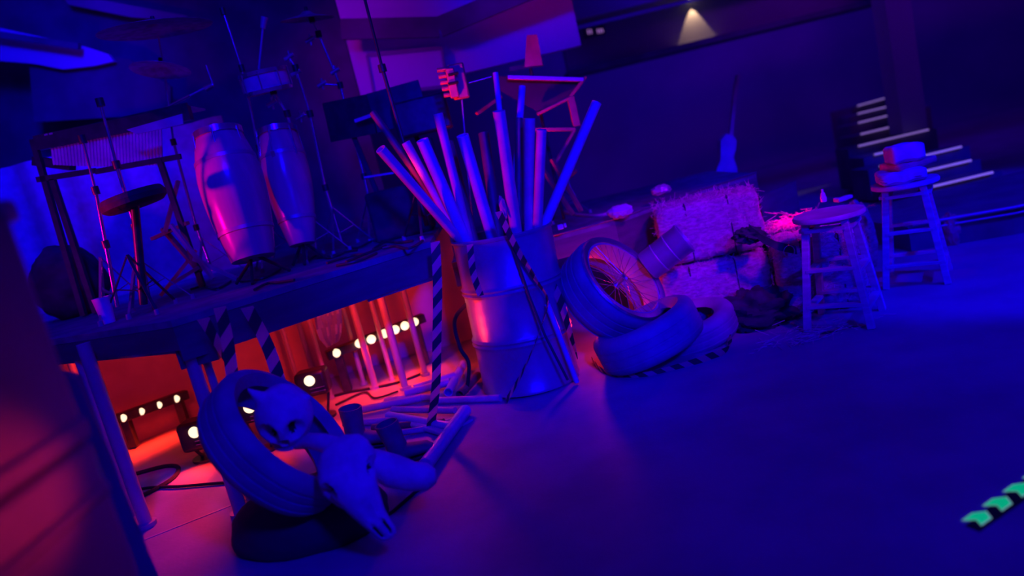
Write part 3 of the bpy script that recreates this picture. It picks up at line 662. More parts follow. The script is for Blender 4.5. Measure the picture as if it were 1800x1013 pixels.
# ---------------------------------------------------------------- straw bales
def bale(px, py, z, size, rot, label, seed):
    c = G(px, py, z); t = thing('straw_bale', (c.x, c.y, c.z - size[2] / 2), label, 'straw bale', 'straw bales beside the tyres')
    R = Matrix.Rotation(rot, 3, 'Z'); N = 22; vs = []; fs = []; idx = {}
    # subdivided rounded box
    bm = bmesh.new(); bmesh.ops.create_cube(bm, size=1); bmesh.ops.subdivide_edges(bm, edges=bm.edges[:], cuts=24, use_grid_fill=True)
    for v in bm.verts:
        p = v.co * 2; q = Vector((p.x, p.y, p.z)); ln = (abs(p.x) ** 8 + abs(p.y) ** 8 + abs(p.z) ** 8) ** (1 / 8)
        q = p / ln; q = Vector((q.x * size[0] / 2, q.y * size[1] / 2, q.z * size[2] / 2))
        q += q.normalized() * .012 * (noise.noise(q * 14 + Vector((seed, 0, 0))) + .6 * noise.noise(q * 45))
        q.x *= 1; gy = abs(abs(p.x) - .4); q.z *= 1 - .05 * max(0, 1 - gy * 14); v.co = c + R @ q
    me = bpy.data.meshes.new('bale_body'); bm.to_mesh(me); bm.free(); me.materials.append(M['hay'])
    for p in me.polygons: p.use_smooth = True
    o = bpy.data.objects.new('bale_body', me); COL.objects.link(o); o.parent = t; o.matrix_parent_inverse = t.matrix_basis.inverted()
    for sx in (-1, 1):
        b = MB(); x = sx * .2 * size[0]; a_, b_ = size[1] / 2 * .985, size[2] / 2 * .965
        b.tube([c + R @ Vector((x, y, z_)) for y, z_ in ((-a_, -b_), (-a_, b_), (a_, b_), (a_, -b_), (-a_, -b_))], .004, 6); b.build('twine', 'sack', t)
    b = MB(); rr = random.Random(seed)
    for k in range(900):
        f = rr.choice((0, 0, 0, 2, 2, 4)); u, v = rr.uniform(-.5, .5), rr.uniform(-.5, .5)
        if f == 0: p = Vector((u * size[0], -size[1] / 2, v * size[2])); nn = Vector((0, -1, 0))
        elif f == 2: p = Vector((u * size[0], v * size[1], size[2] / 2)); nn = Vector((0, 0, 1))
        else: p = Vector((rr.choice((-1, 1)) * size[0] / 2, u * size[1], v * size[2])); nn = Vector((math.copysign(1, p.x), 0, 0))
        p *= .975; dv = (nn * rr.uniform(.15, 1) + Vector((rr.uniform(-1, 1), rr.uniform(-1, 1), rr.uniform(-1, 1)))).normalized(); L = rr.uniform(.015, .05)
        q = p + dv * L
        b.cyl(c + R @ p, c + R @ q, .0011, n=3, caps=False)
    o = b.build('loose_ends', 'straw', t, smooth=0); o['kind'] = 'stuff'
    return t, c
bale(1243, 395, .57, (.62, .42, .36), -.20, 'upper straw bale, stacked on the bale behind the tyres', 1)
bale(1255, 503, .19, (.66, .44, .37), -.22, 'lower straw bale directly behind the tyres and canister', 2)
bale(1440, 470, .22, (.5, .4, .44), -.3, 'straw bale standing behind the nearer stool', 3)
def straw_heap(name, cpx, rad, N, label, z, cat='straw', col='straw'):
    c = G(*cpx, z); b = MB(); rr = random.Random(hash(cpx) % 99)
    for k in range(N):
        p = c + Vector((rr.gauss(0, rad[0]), rr.gauss(0, rad[1]), abs(rr.gauss(0, rad[2])))); a = rr.uniform(0, 6.28); L = rr.uniform(.03, .09)
        dv = Vector((math.cos(a), math.sin(a), rr.uniform(-.35, .45))) * L; q = p + dv
        q.z = max(q.z, c.z)
        b.cyl(p, q, .0018, n=3, caps=False)
    return tag(b.build(name, col, smooth=0), label, cat, kind='stuff')
straw_heap('loose_straw', (1400, 395), (.12, .07, .025), 500, 'loose straw strewn over the bale behind the nearer stool', .44)
straw_heap('loose_straw', (1350, 545), (.16, .06, .02), 260, 'loose straw around the black jacket on the floor', .005)
straw_heap('loose_straw', (1250, 585), (.2, .09, .012), 200, 'thin straw litter on the floor between tyres and jacket', .004)
straw_heap('loose_straw', (1420, 590), (.16, .08, .006), 120, 'few straw stalks at the feet of the nearer stool', .003)
g = G(1528, 405, .3); tag(blob('straw_sack', (g.x + .05, g.y + .25, .2), (.1, .12, .26), 'hay', 9, .1, 4, .001), 'speckled rounded straw sack between the two stools', 'straw sack')
# canister lying on the bale front
a = D(1138, 469, 4.2); c = D(1204, 418, 4.14)
cn = thing('metal_canister', a, 'blue-lit metal canister slanting between the spoked wheel and bales', 'canister')
L = (c - a).length
b = MB(); b.lathe([(.001, 0), (.085, 0), (.09, .01), (.09, L - .02), (.095, L - .014), (.095, L), (.085, L), (.08, L - .02), (.08, L - .2), (.001, L - .2)], place(c - a, a), 36); b.build('canister_body', 'drum', cn)
for q in (.3, .62):
    b = MB(); b.lathe([(.0905, L * q), (.094, L * q + .005), (.0905, L * q + .01), (.089, L * q + .005)], place(c - a, a), 36, closed=True); b.build('hoop', 'steel', cn)
# black jacket, cap and belt
g = G(1325, 548, .08)
tag(blob('black_jacket', (g.x, g.y, .07), (.22, .16, .13), 'cloth', 5, .45, 2.8, .002, -.2), 'crumpled black jacket heaped on the floor before the bales', 'jacket')
g = D(1316, 414, 4.12)
tag(blob('black_hat', g, (.085, .09, .045), 'cloth', 8, .35, 3), 'black hat hanging on the ledge between the two stacked bales', 'hat')
bl = thing('black_belt', D(1370, 425, 4.0), 'black belt with round buckle draped from the hat across the bale', 'belt')
b = MB(); b.ribbon([D(1318, 402, 4.06), D(1340, 420, 4.0), D(1365, 432, 3.98), D(1400, 440, 3.98)], .05, (0, 0, 1), None, .004); b.build('strap', 'cloth', bl)
b = MB(); b.tube([D(1387, 442, 3.96) + Vector((.03 * math.cos(t), -.0, .032 * math.sin(t))) for t in [k * 6.2832 / 20 for k in range(21)]], .0025, 6); b.build('buckle', 'chrome', bl)

# ---------------------------------------------------------------- stools
def make_stool(c, rot, label):
    t = thing('wooden_stool', (0, 0, 0), label, 'stool', 'four legged wooden stools')
    Hs = .60; top = .095; foot = .158
    b = MB(); b.lathe([(.001, Hs - .032), (.165, Hs - .032), (.178, Hs - .026), (.18, Hs - .012), (.174, Hs - .002), (.001, Hs)], Matrix.Identity(4), 48); b.build('seat', 'stoolwood', t)
    cr = [(-1, -1), (1, -1), (1, 1), (-1, 1)]
    P = lambda s, z: Vector((s[0] * (foot + (top - foot) * z / (Hs - .03)), s[1] * (foot + (top - foot) * z / (Hs - .03)), z))
    for s in cr:
        b = MB(); b.bar(P(s, 0), P(s, Hs - .033), .036, .036); b.build('leg', 'stoolwood', t, bevel=.003)
    for i in range(4):
        s, u = cr[i], cr[(i + 1) % 4]
        b = MB(); b.bar(P(s, Hs - .07), P(u, Hs - .07), .07, .018); b.build('apron', 'stoolwood', t)
        for z in (.11 if i % 2 else .13, .30 if i % 2 else .32):
            b = MB(); b.bar(P(s, z), P(u, z), .042, .018); b.build('stretcher', 'stoolwood', t, bevel=.002)
    t.location = c; t.rotation_euler = (0, 0, rot); return t
s1 = make_stool((1.70, 3.81, 0), math.radians(-38), 'nearer wooden stool, empty seat, closest to the black jacket')
s2c = Vector((2.36, 4.24, 0))
s2 = make_stool(s2c, math.radians(-34), 'farther wooden stool with folded clothes on its seat')
# folded clothes
def cushion(name, c, size, rot, m, seed, label, cat, lift=.0):
    bm = bmesh.new(); bmesh.ops.create_cube(bm, size=1); bmesh.ops.subdivide_edges(bm, edges=bm.edges[:], cuts=14, use_grid_fill=True); R = Matrix.Rotation(rot, 3, 'Z')
    for v in bm.verts:
        p = v.co * 2; ln = (abs(p.x) ** 9 + abs(p.y) ** 9 + abs(p.z) ** 9) ** (1 / 9); q = p / ln
        q = Vector((q.x * size[0] / 2, q.y * size[1] / 2, q.z * size[2] / 2)); q.z += .012 * noise.noise(q * 16 + Vector((seed, 0, 0))) + .003 * math.sin(q.z * 400)
        v.co = Vector(c) + R @ q
    me = bpy.data.meshes.new(name); bm.to_mesh(me); bm.free(); me.materials.append(M[m])
    for p in me.polygons: p.use_smooth = True
    o = bpy.data.objects.new(name, me); COL.objects.link(o); return tag(o, label, cat)
cushion('folded_shirt', s2c + Vector((-.03, -.02, .635)), (.24, .22, .07), -.3, 'fabric', 2, 'folded shirt lying on the farther stool seat', 'clothing')
cushion('folded_trousers', s2c + Vector((.05, .03, .685)), (.25, .2, .04), .1, 'redfabric', 4, 'reddish folded cloth between the shirt and the box', 'clothing')
cushion('cloth_bundle', s2c + Vector((.02, .0, .755)), (.18, .16, .10), -.15, 'fabric', 6, 'square violet cloth bundle topping the pile on the farther stool', 'clothing')
g = D(1482, 350, 4.4); 
cushion('small_bundle', g, (.1, .06, .03), .2, 'fabric', 3, 'small pale packet lying above the nearer stool on the straw', 'packet')
b = MB(); g = D(1447, 346, 4.35); b.lathe([(.001, 0), (.016, 0), (.018, .02), (.012, .05), (.006, .06), (.006, .075), (.001, .076)], Matrix.Translation(g - Vector((0, 0, .03))), 14); tag(b.build('small_bottle', 'white'), 'tiny pale bottle upright on the straw above the nearer stool', 'bottle')
b = MB(); tape([G(1440, 592, .004), G(1475, 578, .004), G(1520, 571, .004)], .05, Vector((0, 1, 0)), 'striped floor tape between the legs of the nearer stool')
# leaves near far stool
tag(blob('dark_bag', G(1690, 440, .08) + Vector((.25, .5, 0)), (.06, .06, .13), 'redfabric', 4, .3, 4, .001), 'small reddish bundle on the floor behind the farther stool', 'bundle')

# ---------------------------------------------------------------- green arrows
b = MB(); t0, t1 = G(1685, 932, .0015), G(1880, 790, .0015); dv = (t1 - t0).normalized()
sd = Vector((-dv.y, dv.x, 0)); w = .078
vs = [t0 - dv * .0, t1, t1 + sd * w, t0 + sd * w]
b.prism([G(1696, 925, .0005), G(1722, 936, .0005), G(1900, 812, .0005), G(1862, 796, .0005)], (0, 0, .0008)); tag(b.build('black_floor_tape', 'black', smooth=0), 'black tape strip on the floor under the green arrows', 'tape')
AR = [(1690.5, 915.3), (1708, 902.4), (1734, 899), (1744, 911.6), (1725, 925), (1716, 915)]
labs = ['nearest glowing green arrow at the lower end of the row', 'second glowing green arrow from the lower end', 'third glowing green arrow, touching the picture edge', 'topmost green arrow, only its tip inside the picture']
for k in range(4):
    pts = [G(x + 36.4 * k - .3 * k * k, y - 26 * k + .4 * k * k, .002) for x, y in AR]; cc = sum(pts, Vector()) / 6
    t = thing('floor_arrow', cc, labs[k], 'arrow sticker', 'glow tape arrows on the floor')
    b = MB(); b.prism(pts, (0, 0, .001)); b.build('arrow_edge', 'glowrim', t, smooth=0)
    b = MB(); b.prism([cc + (p - cc) * .87 + Vector((0, 0, .001)) for p in pts], (0, 0, .0008)); b.build('arrow_face', 'glow', t, smooth=0)

# ---------------------------------------------------------------- left foreground case and drape

cx = thing('equipment_case', (-1.25, 1.2, 0), 'tall glossy black vinyl case standing close at the left edge', 'case')
b = MB(); b.box((-1.27, 1.2, .46), (.70, .60, .90)); b.build('case_base', 'vinyl', cx, bevel=.02)
b = MB(); b.box((-1.27, 1.2, 1.17), (.70, .60, .48)); b.build('case_lid', 'vinyl', cx, bevel=.03)
for z, w in ((.935, .05), (.80, .03)):
    b = MB(); b.box((-.925, 1.2, z), (.03, .58, w)); b.build('added_glint_ridge', 'vinyl', cx, bevel=.012)  # ridges made up to catch red as highlight bands
for z in (.03, 1.39):
    b = MB(); b.box((-.94, 1.49, z), (.05, .05, .045)); b.build('corner_cap', 'steel', cx, bevel=.01)
b = MB(); b.tube([(-.92, 1.1, .6), (-.885, 1.12, .6), (-.885, 1.3, .6), (-.92, 1.32, .6)], .008); b.build('handle', 'blackmetal', cx)
spot('added_case_glint', (-.1, 1.9, .62), (-.92, 1.22, .90), 26, (1.0, .02, .06), 20, 1.0, .03)  # unseen red spot added to put a highlight on the case
spot('case_red_fill', (.2, 1.7, .9), (-.92, 1.3, .8), 3, (1.0, 0, .25), 60, 1.0, .2)  # soft red fill added for the case side
b = MB(); rings = []
for z, dx in ((.97, -.03), (.95, 0), (.75, .005), (.5, .01), (.2, .02), (.0, .03)):
    rr = []
    for k in range(48):
        a = 2 * math.pi * k / 48; w = 1 + .09 * math.sin(a * 7 + z * 2) + .04 * math.sin(a * 13)
        rr.append(Vector((-1.36 + (.12 + dx) * w * math.cos(a), 2.02 + (.12 + dx) * w * math.sin(a), z)))
    rings.append(rr)
b.loft(rings); tag(b.build('draped_cover', 'vinyl', smooth=60), 'dark draped cover hanging in folds just behind the black case', 'cover')
lt = thing('light_stand', (-1.35, 1.95, 0), 'dim stand legs at the foot of the draped cover', 'stand')
b = MB(); b.cyl((-1.18, 1.72, .1), (-1.18, 1.72, .62), .016); b.build('pole', 'steel', lt)
for a in (-.5, 1.6, 3.6):
    b = MB(); b.bar((-1.18, 1.72, .4), (-1.18 + .18 * math.cos(a), 1.72 + .18 * math.sin(a), .012), .018, .01); b.build('leg', 'steel', lt)

# ---------------------------------------------------------------- instruments on the riser
def tripod(t, c, z0, top, r, spread, a0, m='chrome', zfl=ZA):
    for k in range(3):
        a = a0 + k * 2.094; e = Vector((c.x + spread * math.cos(a), c.y + spread * math.sin(a), zfl + .012))
        b = MB(); b.bar((c.x, c.y, zfl + z0), e, .014, .006); b.build('leg', m, t)
        b = MB(); b.bar((c.x, c.y, zfl + z0 * .4), ((c.x + e.x) / 2, (c.y + e.y) / 2, zfl + z0 * .5), .01, .005); b.build('brace', m, t)
        b = MB(); b.cyl(e - Vector((0, 0, .012)), e + Vector((0, 0, .014)), .014, .011, 10); b.build('rubber_foot', 'rubber', t)
def stand(base_px, tops, label, r=.011, m='chrome', name='microphone_stand', spread=.2, cat='stand', a0=.4, z0=.28, zfl=ZA, grp='thin metal stands among the drums'):
    c = G(*base_px, zfl); t = thing(name, (c.x, c.y, zfl), label, cat, grp)
    pts = [Vector((c.x, c.y, zfl + .06))] + [D(x, y, c.y) for x, y in tops]
    for i in range(len(pts) - 1):
        b = MB(); b.cyl(pts[i], pts[i + 1], r * (1 - .18 * i), n=10); b.build('tube', m, t)
        b = MB(); q = pts[i + 1]; b.cyl(q - Vector((0, 0, .02)), q + Vector((0, 0, .02)), r * 1.7, n=12); b.build('clamp', 'blackmetal', t)
    tripod(t, c, z0, None, r, spread, a0, m, zfl); return t, pts
stand((213, 560), [(186, 430), (168, 335), (145, 245)], 'microphone stand with splayed legs beside the dark case', .010, z0=.32, spread=.16)
stand((268, 545), [(238, 400), (205, 290), (176, 180)], 'tall thin stand crossing the front of the vibraphone', .011, 'chrome')
tC, pC = stand((378, 492), [(345, 400), (305, 250), (288, 120), (276, 48)], 'cymbal stand left of the large conga', .0105, name='cymbal_stand', cat='stand')
tD, pD = stand((485, 470), [(455, 260), (425, 120), (392, 20)], 'dark boom stand rising between the congas', .010)
tE, pE = stand((665, 420), [(640, 310), (598, 150), (560, 60), (548, 34)], 'cymbal stand with clamps right of the small drum', .0115, name='cymbal_stand')
tF, pF = stand((755, 415), [(715, 270), (672, 120), (634, -30)], 'tallest dark stand crossing the violet panel', .013, 'blackmetal')
tG, pG = stand((605, 440), [(572, 330), (545, 200), (520, 120)], 'drum hardware stand behind the smaller conga', .012, 'chrome')
tH, pH = stand((560, 455), [(535, 300), (505, 200), (480, 160)], 'tom stand carrying the small tilted drum', .012, 'chrome', name='drum_stand')
# boom arm with bright tip
bm_ = thing('microphone_boom', D(300, 178, 4.0), 'boom arm with a bright pinkish tip in front of the cymbal stand', 'microphone boom')
b = MB(); b.cyl(D(218, 228, pC[0].y), D(334, 168, pC[0].y), .0085); b.build('boom_arm', 'chrome', bm_)
b = MB(); b.cyl(D(334, 168, pC[0].y), D(361, 154, pC[0].y), .005); b.build('boom_tip', 'white', bm_)
b = MB(); b.cyl(D(361, 156, pC[0].y), D(374, 149, pC[0].y), .022, .018); b.build('microphone', 'chrome', bm_)
b = MB(); b.cyl(D(362, 115, pC[0].y), D(375, 150, pC[0].y), .006); b.build('microphone_cable', 'chrome', bm_)
# cymbals
def cymbal(c, n, R, label):
    t = thing('cymbal', c, label, 'cymbal', 'cymbals on the stands')
    b = MB(); b.lathe([(.001, .03), (.02, .028), (.045, .01), (.06, .005), (R * .6, -.004), (R, -.018), (R, -.020), (R * .6, -.0065), (.06, .002), (.043, .006), (.001, .026)], place(n, c), 48); b.build('cymbal_plate', 'cymbal', t)
    b = MB(); b.lathe([(.001, .03), (.012, .03), (.012, .055), (.001, .055)], place(n, c), 12); b.build('wing_nut', 'blackmetal', t)
cymbal(D(272, 46, 4.6), nlook(272, 45, -.12, 1, -.17), .32, 'large cymbal topping the stand left of the congas')
cymbal(D(282, 118, 4.68), nlook(282, 118, .1, 1, -.3), .17, 'lower cymbal under the large one, same stand')
cymbal(D(540, 28, 4.9), nlook(540, 28, -.1, 1, -.1), .17, 'small cymbal at the top of the stand near the violet panel')
# drum stool
c = G(258, 552, ZA); tq = thing('drum_throne', (c.x, c.y, ZA), 'dark round drum seat on a tripod behind the thin stands', 'stool')
sc_ = D(232, 346, c.y)
b = MB(); b.lathe([(.001, -.05), (.13, -.05), (.15, -.035), (.155, -.01), (.14, .015), (.001, .022)], Matrix.Translation(sc_) @ Matrix.Rotation(-.12, 4, 'Y'), 36); b.build('seat', 'cloth', tq)
b = MB(); b.cyl((c.x, c.y, ZA + .05), sc_ - Vector((0, 0, .04)), .02); b.build('post', 'blackmetal', tq); tripod(tq, c, .3, None, .012, .2, 1.2, 'blackmetal')
# congas
def conga(ctop, cbot, rt, rm, rb_, label):
    a = Vector(cbot); c = Vector(ctop); L = (c - a).length; m = place(c - a, a)
    t = thing('conga', a, label, 'conga', 'conga drums on the riser')
    n = 20; pr = [(.001, 0), (rb_ - .01, 0)]
    for i in range(n + 1):
        h = i / n; 
        r = rb_ + (rm - rb_) * math.sin(min(1, h / .62) * math.pi / 2) if h < .62 else rm + (rt - rm) * ((h - .62) / .38) ** 1.6
        pr.append((r, h * L))
    pr.append((.001, L)); b = MB(); b.lathe(pr, m, 48); b.build('shell', 'drumwood', t)
    b = MB(); b.lathe([(.001, L + .012), (rt + .004, L + .010), (rt + .006, L - .015), (.001, L + .001)], m, 48); b.build('drum_head', 'skin', t)
    b = MB(); b.lathe([(rt + .006, L + .016), (rt + .014, L + .014), (rt + .014, L - .02), (rt + .006, L - .02)], m, 48, closed=True); b.build('hoop', 'chrome', t)
    for k in range(3):
        an = k * 2.094 + .6; p = m @ Vector((rb_ * math.cos(an), rb_ * math.sin(an), .1)); q = Vector((a.x + rb_ * 1.5 * math.cos(an), a.y + rb_ * 1.5 * math.sin(an), ZA + .006))
        b = MB(); b.cyl(q, p, .009, n=8); b.build('leg', 'blackmetal', t)
    for hh in (.22, .78):
        r = rb_ + (rm - rb_) * math.sin(min(1, hh / .62) * math.pi / 2) if hh < .62 else rm + (rt - rm) * ((hh - .62) / .38) ** 1.6
        b = MB(); b.lathe([(r, hh * L - .012), (r + .004, hh * L - .010), (r + .004, hh * L + .010), (r, hh * L + .012)], m, 48, closed=True); b.build('band', 'steel', t)
    for k in range(6):
        an = k * math.pi / 3 + .4; rr = rt + .012
        f = lambda h, e=0: m @ Vector(((rr + e) * math.cos(an), (rr + e) * math.sin(an), L - h))
        b = MB(); b.cyl(f(.0), f(.15, .012), .005, n=8); b.box(f(.16, .006), (.022, .022, .035)); b.build('tuning_lug', 'chrome', t)
conga(D(383, 236, 4.12), D(446, 455, 3.98), .118, .170, .115, 'large conga with red-lit lower shell, left of its pair')
conga(D(487, 232, 4.5), D(532, 430, 4.35), .105, .135, .075, 'narrower conga standing right of the large one')
# conga stand and red keyboard stand
ks = thing('crossed_stand', G(330, 500, ZA), 'red-brown crossed stand legs left of the large conga', 'stand')
for a, c in (((313, 318), (290, 408)), ((286, 402), (352, 478)), ((268, 420), (330, 392)), ((345, 440), (282, 520))):
    b = MB(); b.bar(D(*a, 4.45), D(*c, 4.35), .03, .02); b.build('strut', 'redwood', ks)
for a, c in (((300, 395), (375, 490)), ((350, 470), (300, 500)), ((340, 455), (420, 500))):
    b = MB(); p = D(*a, 4.3); q = D(*c, 4.25); q.z = max(q.z, ZA + .015); b.bar(p, q, .02, .02); b.build('strut', 'steel', ks)
# vibraphone
vb = thing('vibraphone', G(190, 470, ZA), 'vibraphone with a row of vertical resonator tubes and black frame', 'vibraphone')
YV = 4.35
for i in range(34):
    t_ = i / 33; top = D(92 + 190 * t_, 261 - 41 * t_, YV); bot = D(96 + 188 * t_, 290 + 3 * math.sin(t_ * 3.1), YV)
    b = MB(); b.cyl(bot, top, .0085, n=8); b.build('resonator', 'skin', vb)
b = MB(); b.bar(D(66, 252, YV), D(335, 198, YV), .055, .08); b.build('upper_rail', 'blackmetal', vb)
b = MB(); b.bar(D(70, 246, YV + .35), D(330, 188, YV + .35), .03, .05); b.build('upper_rail', 'blackmetal', vb)
b = MB(); b.bar(D(62, 283, YV + .05), D(128, 292, YV + .05), .07, .05); b.build('end_block', 'blackmetal', vb)
b = MB(); b.bar(D(66, 316, YV), D(168, 300, YV), .03, .03); b.build('lower_rail', 'blackmetal', vb)
b = MB(); b.bar(D(168, 302, YV), D(318, 275, YV), .022, .03); b.build('lower_rail', 'blackmetal', vb)
for i in range(30):
    t_ = i / 29; p = D(80 + 245 * t_, 246 - 50 * t_, YV - .05); 
    b = MB(); b.box(p + Vector((0, .2, .03)), (.02, .36 - .14 * t_, .01)); b.build('tone_bar', 'steel', vb)
for a, c in (((92, 315), (120, 408)), ((58, 245), (66, 320)), ((280, 280), (330, 420))):
    b = MB(); p = D(*a, YV); q = D(*c, YV); b.bar(p, (q.x, q.y, ZA + .01), .03, .03); b.build('leg', 'blackmetal', vb)
b = MB(); p = D(92, 315, YV + .35); b.bar(p, (p.x, p.y, ZA + .01), .03, .03); b.build('leg', 'blackmetal', vb)
# music board left over the vibraphone
b = MB(); b.prism([D(222, 228, 4.15), D(320, 200, 4.15), D(322, 218, 4.15), D(240, 236, 4.15)], (0, .012, 0)); b.build('music_board', 'fabric', vb, smooth=0)
# dark covered case on the riser
c = G(128, 560, ZA)
tag(blob('covered_amplifier', (c.x - .02, c.y + .12, ZA + .2), (.21, .2, .24), 'cloth', 12, .1, 2, ZA + .002, .2), 'dark bulging covered amplifier at the left end of the riser', 'amplifier')
c = G(192, 568, ZA + .002)
b = MB(); b.lathe([(.001, 0), (.03, 0), (.042, .13), (.040, .13), (.03, .01), (.001, .01)], Matrix.Translation(c), 28); tag(b.build('plastic_cup', 'white'), 'pale blue-lit cup at the front edge of the riser', 'cup')
# pale backdrop low behind the vibraphone
b = MB(); rings = []
for z in (ZA + .001, 2.02):
    rr = [Vector((-4.1 + 2.35 * k / 40, 5.55 + .03 * math.sin(k * 1.1), z)) for k in range(41)]; rings.append(rr + [v + Vector((0, .02, 0)) for v in reversed(rr)])
b.loft(rings); tag(b.build('backdrop_cloth', 'fabric'), 'pale cloth backdrop glowing blue behind the vibraphone and stands', 'backdrop')
# small tilted drum
nd = nview(-.22, .93, .28); cdm = D(466, 140, 4.5)
sd_ = thing('snare_drum', cdm, 'small tilted drum with pale head above the congas', 'drum')
b = MB(); b.lathe([(.001, -.07), (.132, -.07), (.134, 0), (.132, .04), (.001, .04)], place(nd, cdm), 40); b.build('shell', 'skin', sd_)
for h in (-.065, .04):
    b = MB(); b.lathe([(.133, h - .01), (.141, h - .01), (.141, h + .012), (.133, h + .012)], place(nd, cdm), 40, closed=True); b.build('hoop', 'chrome', sd_)
for k in range(8):
    a = k * math.pi / 4; m_ = place(nd, cdm); b = MB(); b.cyl(m_ @ Vector((.143 * math.cos(a), .143 * math.sin(a), -.06)), m_ @ Vector((.143 * math.cos(a), .143 * math.sin(a), .045)), .004, n=6); b.build('tension_rod', 'chrome', sd_)
# percussion clamps, small microphones
for px, py, st_, ps in ((508, 100, tG, pG[3]), (520, 128, tG, pG[3]), (566, 148, tE, pE[2]), (478, 182, tH, pH[3]), (528, 205, tG, pG[2]), (589, 125, tE, pE[2]), (545, 70, tE, pE[3])):
    p = D(px, py, ps.y)
    b = MB(); b.cyl(p - Vector((.03, 0, .01)), p + Vector((.03, 0, .01)), .014); b.cyl(p - Vector((0, .0, .035)), p + Vector((0.005, 0, .035)), .007); b.cyl(p, ps, .006); b.build('boom_clamp', 'chrome', st_)
mc = thing('microphone', D(463, 45, 4.5), 'small hanging microphone high above the small drum', 'microphone')
b = MB(); b.cyl(D(465, 30, 4.5), D(462, 50, 4.5), .02, .015); b.build('head', 'steel', mc)
b = MB(); b.cyl(D(462, 50, 4.5), D(455, 122, 4.5), .007); b.build('body', 'steel', mc)
# low black equipment between the stands and the poles
ec = thing('black_amplifier', D(690, 380, 4.45), 'low black amplifier cabinet with draped cover behind the poles', 'amplifier')
p, q = D(642, 400, 4.5), D(745, 305, 4.5)
b = MB(); b.box(((p.x + q.x) / 2, 4.72, (ZA + 1.24) / 2), (.36, .34, 1.24 - ZA)); b.build('cabinet', 'cloth', ec, bevel=.02)
b = MB(); b.bar(D(640, 312, 4.53), D(692, 304, 4.53), .012); b.build('handle', 'steel', ec)
kb = thing('keyboard', D(650, 215, 4.9), 'dark electronic keyboard edge behind the leaning tubes', 'keyboard')
b = MB(); b.bar(D(575, 216, 4.95), D(655, 200, 4.9), .02, .25); b.bar(D(655, 200, 4.9), D(745, 175, 4.9), .05, .25); b.build('keyboard_body', 'blackmetal', kb)
b = MB(); b.bar(D(624, 213, 4.86), D(652, 203, 4.83), .014, .02); b.build('key_slip', 'white', kb)
for px in (610, 720):
    b = MB(); p = D(px, 212, 4.95); b.bar(p, (p.x + .1, p.y + .05, ZA + .01), .03, .03); b.build('leg', 'blackmetal', kb)
b = MB(); p, q = D(700, 245, 4.75), D(780, 160, 4.75); b.box(((p.x + q.x) / 2, 4.86, (p.z + q.z) / 2), (q.x - p.x, .2, q.z - p.z)); 
sp = tag(b.build('black_loudspeaker', 'blackmetal', bevel=.015), 'black loudspeaker box standing behind the tube tops', 'loudspeaker')
b = MB(); p = Vector(((p.x + q.x) / 2, 4.86, 0)); b.cyl((p.x, 4.86, ZA), (p.x, 4.86, D(740, 245, 4.75).z), .03); b.build('pole', 'blackmetal', sp)
# red headstock ornament
hd = thing('carved_headstock', D(800, 145, 4.35), 'red-lit wooden headstock with pegs above the poles', 'headstock')
up_ = (D(788, 112, 4.4) - D(806, 176, 4.4)).normalized()
b = MB(); b.bar(D(812, 174, 4.4), D(800, 112, 4.4), .095, .035); b.build('headstock_plate', 'redwood', hd, bevel=.01)
b = MB(); b.bar(D(800, 172, 4.36), D(790, 120, 4.36), .05, .03); b.build('headstock_plate', 'redwood', hd, bevel=.006)
for k in range(5):
    b = MB(); b.cyl(D(768 + 3 * k, 124 + 11 * k, 4.38), D(788 + 3 * k, 121 + 11 * k, 4.38), .0125, n=10); b.build('tuning_peg', 'redwood', hd)
for k in range(2):
    b = MB(); b.cyl(D(788, 132 + 16 * k, 4.34), D(806, 128 + 16 * k, 4.34), .008, n=10); b.build('string_post', 'black', hd)
b = MB(); b.tube([D(812, 176, 4.4), D(822, 300, 4.35), D(838, 450, 4.15)], .005); b.build('stem', 'steel', hd)
b = MB(); b.cyl(D(824, 146, 4.36), D(864, 135, 4.36), .004); b.build('wire', 'chrome', hd)
# folding chair behind the drum
fc = thing('folding_chair', (0.35, 5.0, ZB), 'red wooden folding chair frame behind the poles', 'chair')
def fbar(a, c, w=.035, Y=4.95, Y2=None, m='redwood', nm='chair_rail'):
    b = MB(); b.bar(D(*a, Y), D(*c, Y2 or Y), w, w * .7); b.build(nm, m, fc, bevel=.004)
fbar((892, 136), (1026, 140), .04, nm='back_rail', m='steel')
fbar((1030, 134), (1001, 172), .032); fbar((1001, 172), (944, 201), .03); fbar((1003, 170), (1014, 222), .05, nm='arm_post')
fbar((938, 228), (1012, 227), .035, nm='seat_rail'); fbar((1012, 225), (975, 290), .03, nm='leg')
b = MB(); b.prism([D(868, 134, 5.0), D(1024, 136, 5.0), D(1000, 168, 5.0), D(945, 196, 5.0), D(880, 160, 5.0)], (0, .012, 0)); b.build('back_panel', 'sack', fc, smooth=0)
for a, c in (((970, 280), (1022, 372)), ((955, 300), (1008, 378)), ((975, 345), (960, 384)), ((982, 330), (1012, 300)), ((880, 170), (838, 200))):
    b = MB(); p = D(*a, 4.9); q = D(*c, 4.8); q.z = max(q.z, ZB + .012); b.bar(p, q, .028, .02); b.build('leg', 'redwood', fc)
for k, (px, py, r) in enumerate(((850, 215, .05), (838, 240, .045), (905, 178, .03))):
    pass
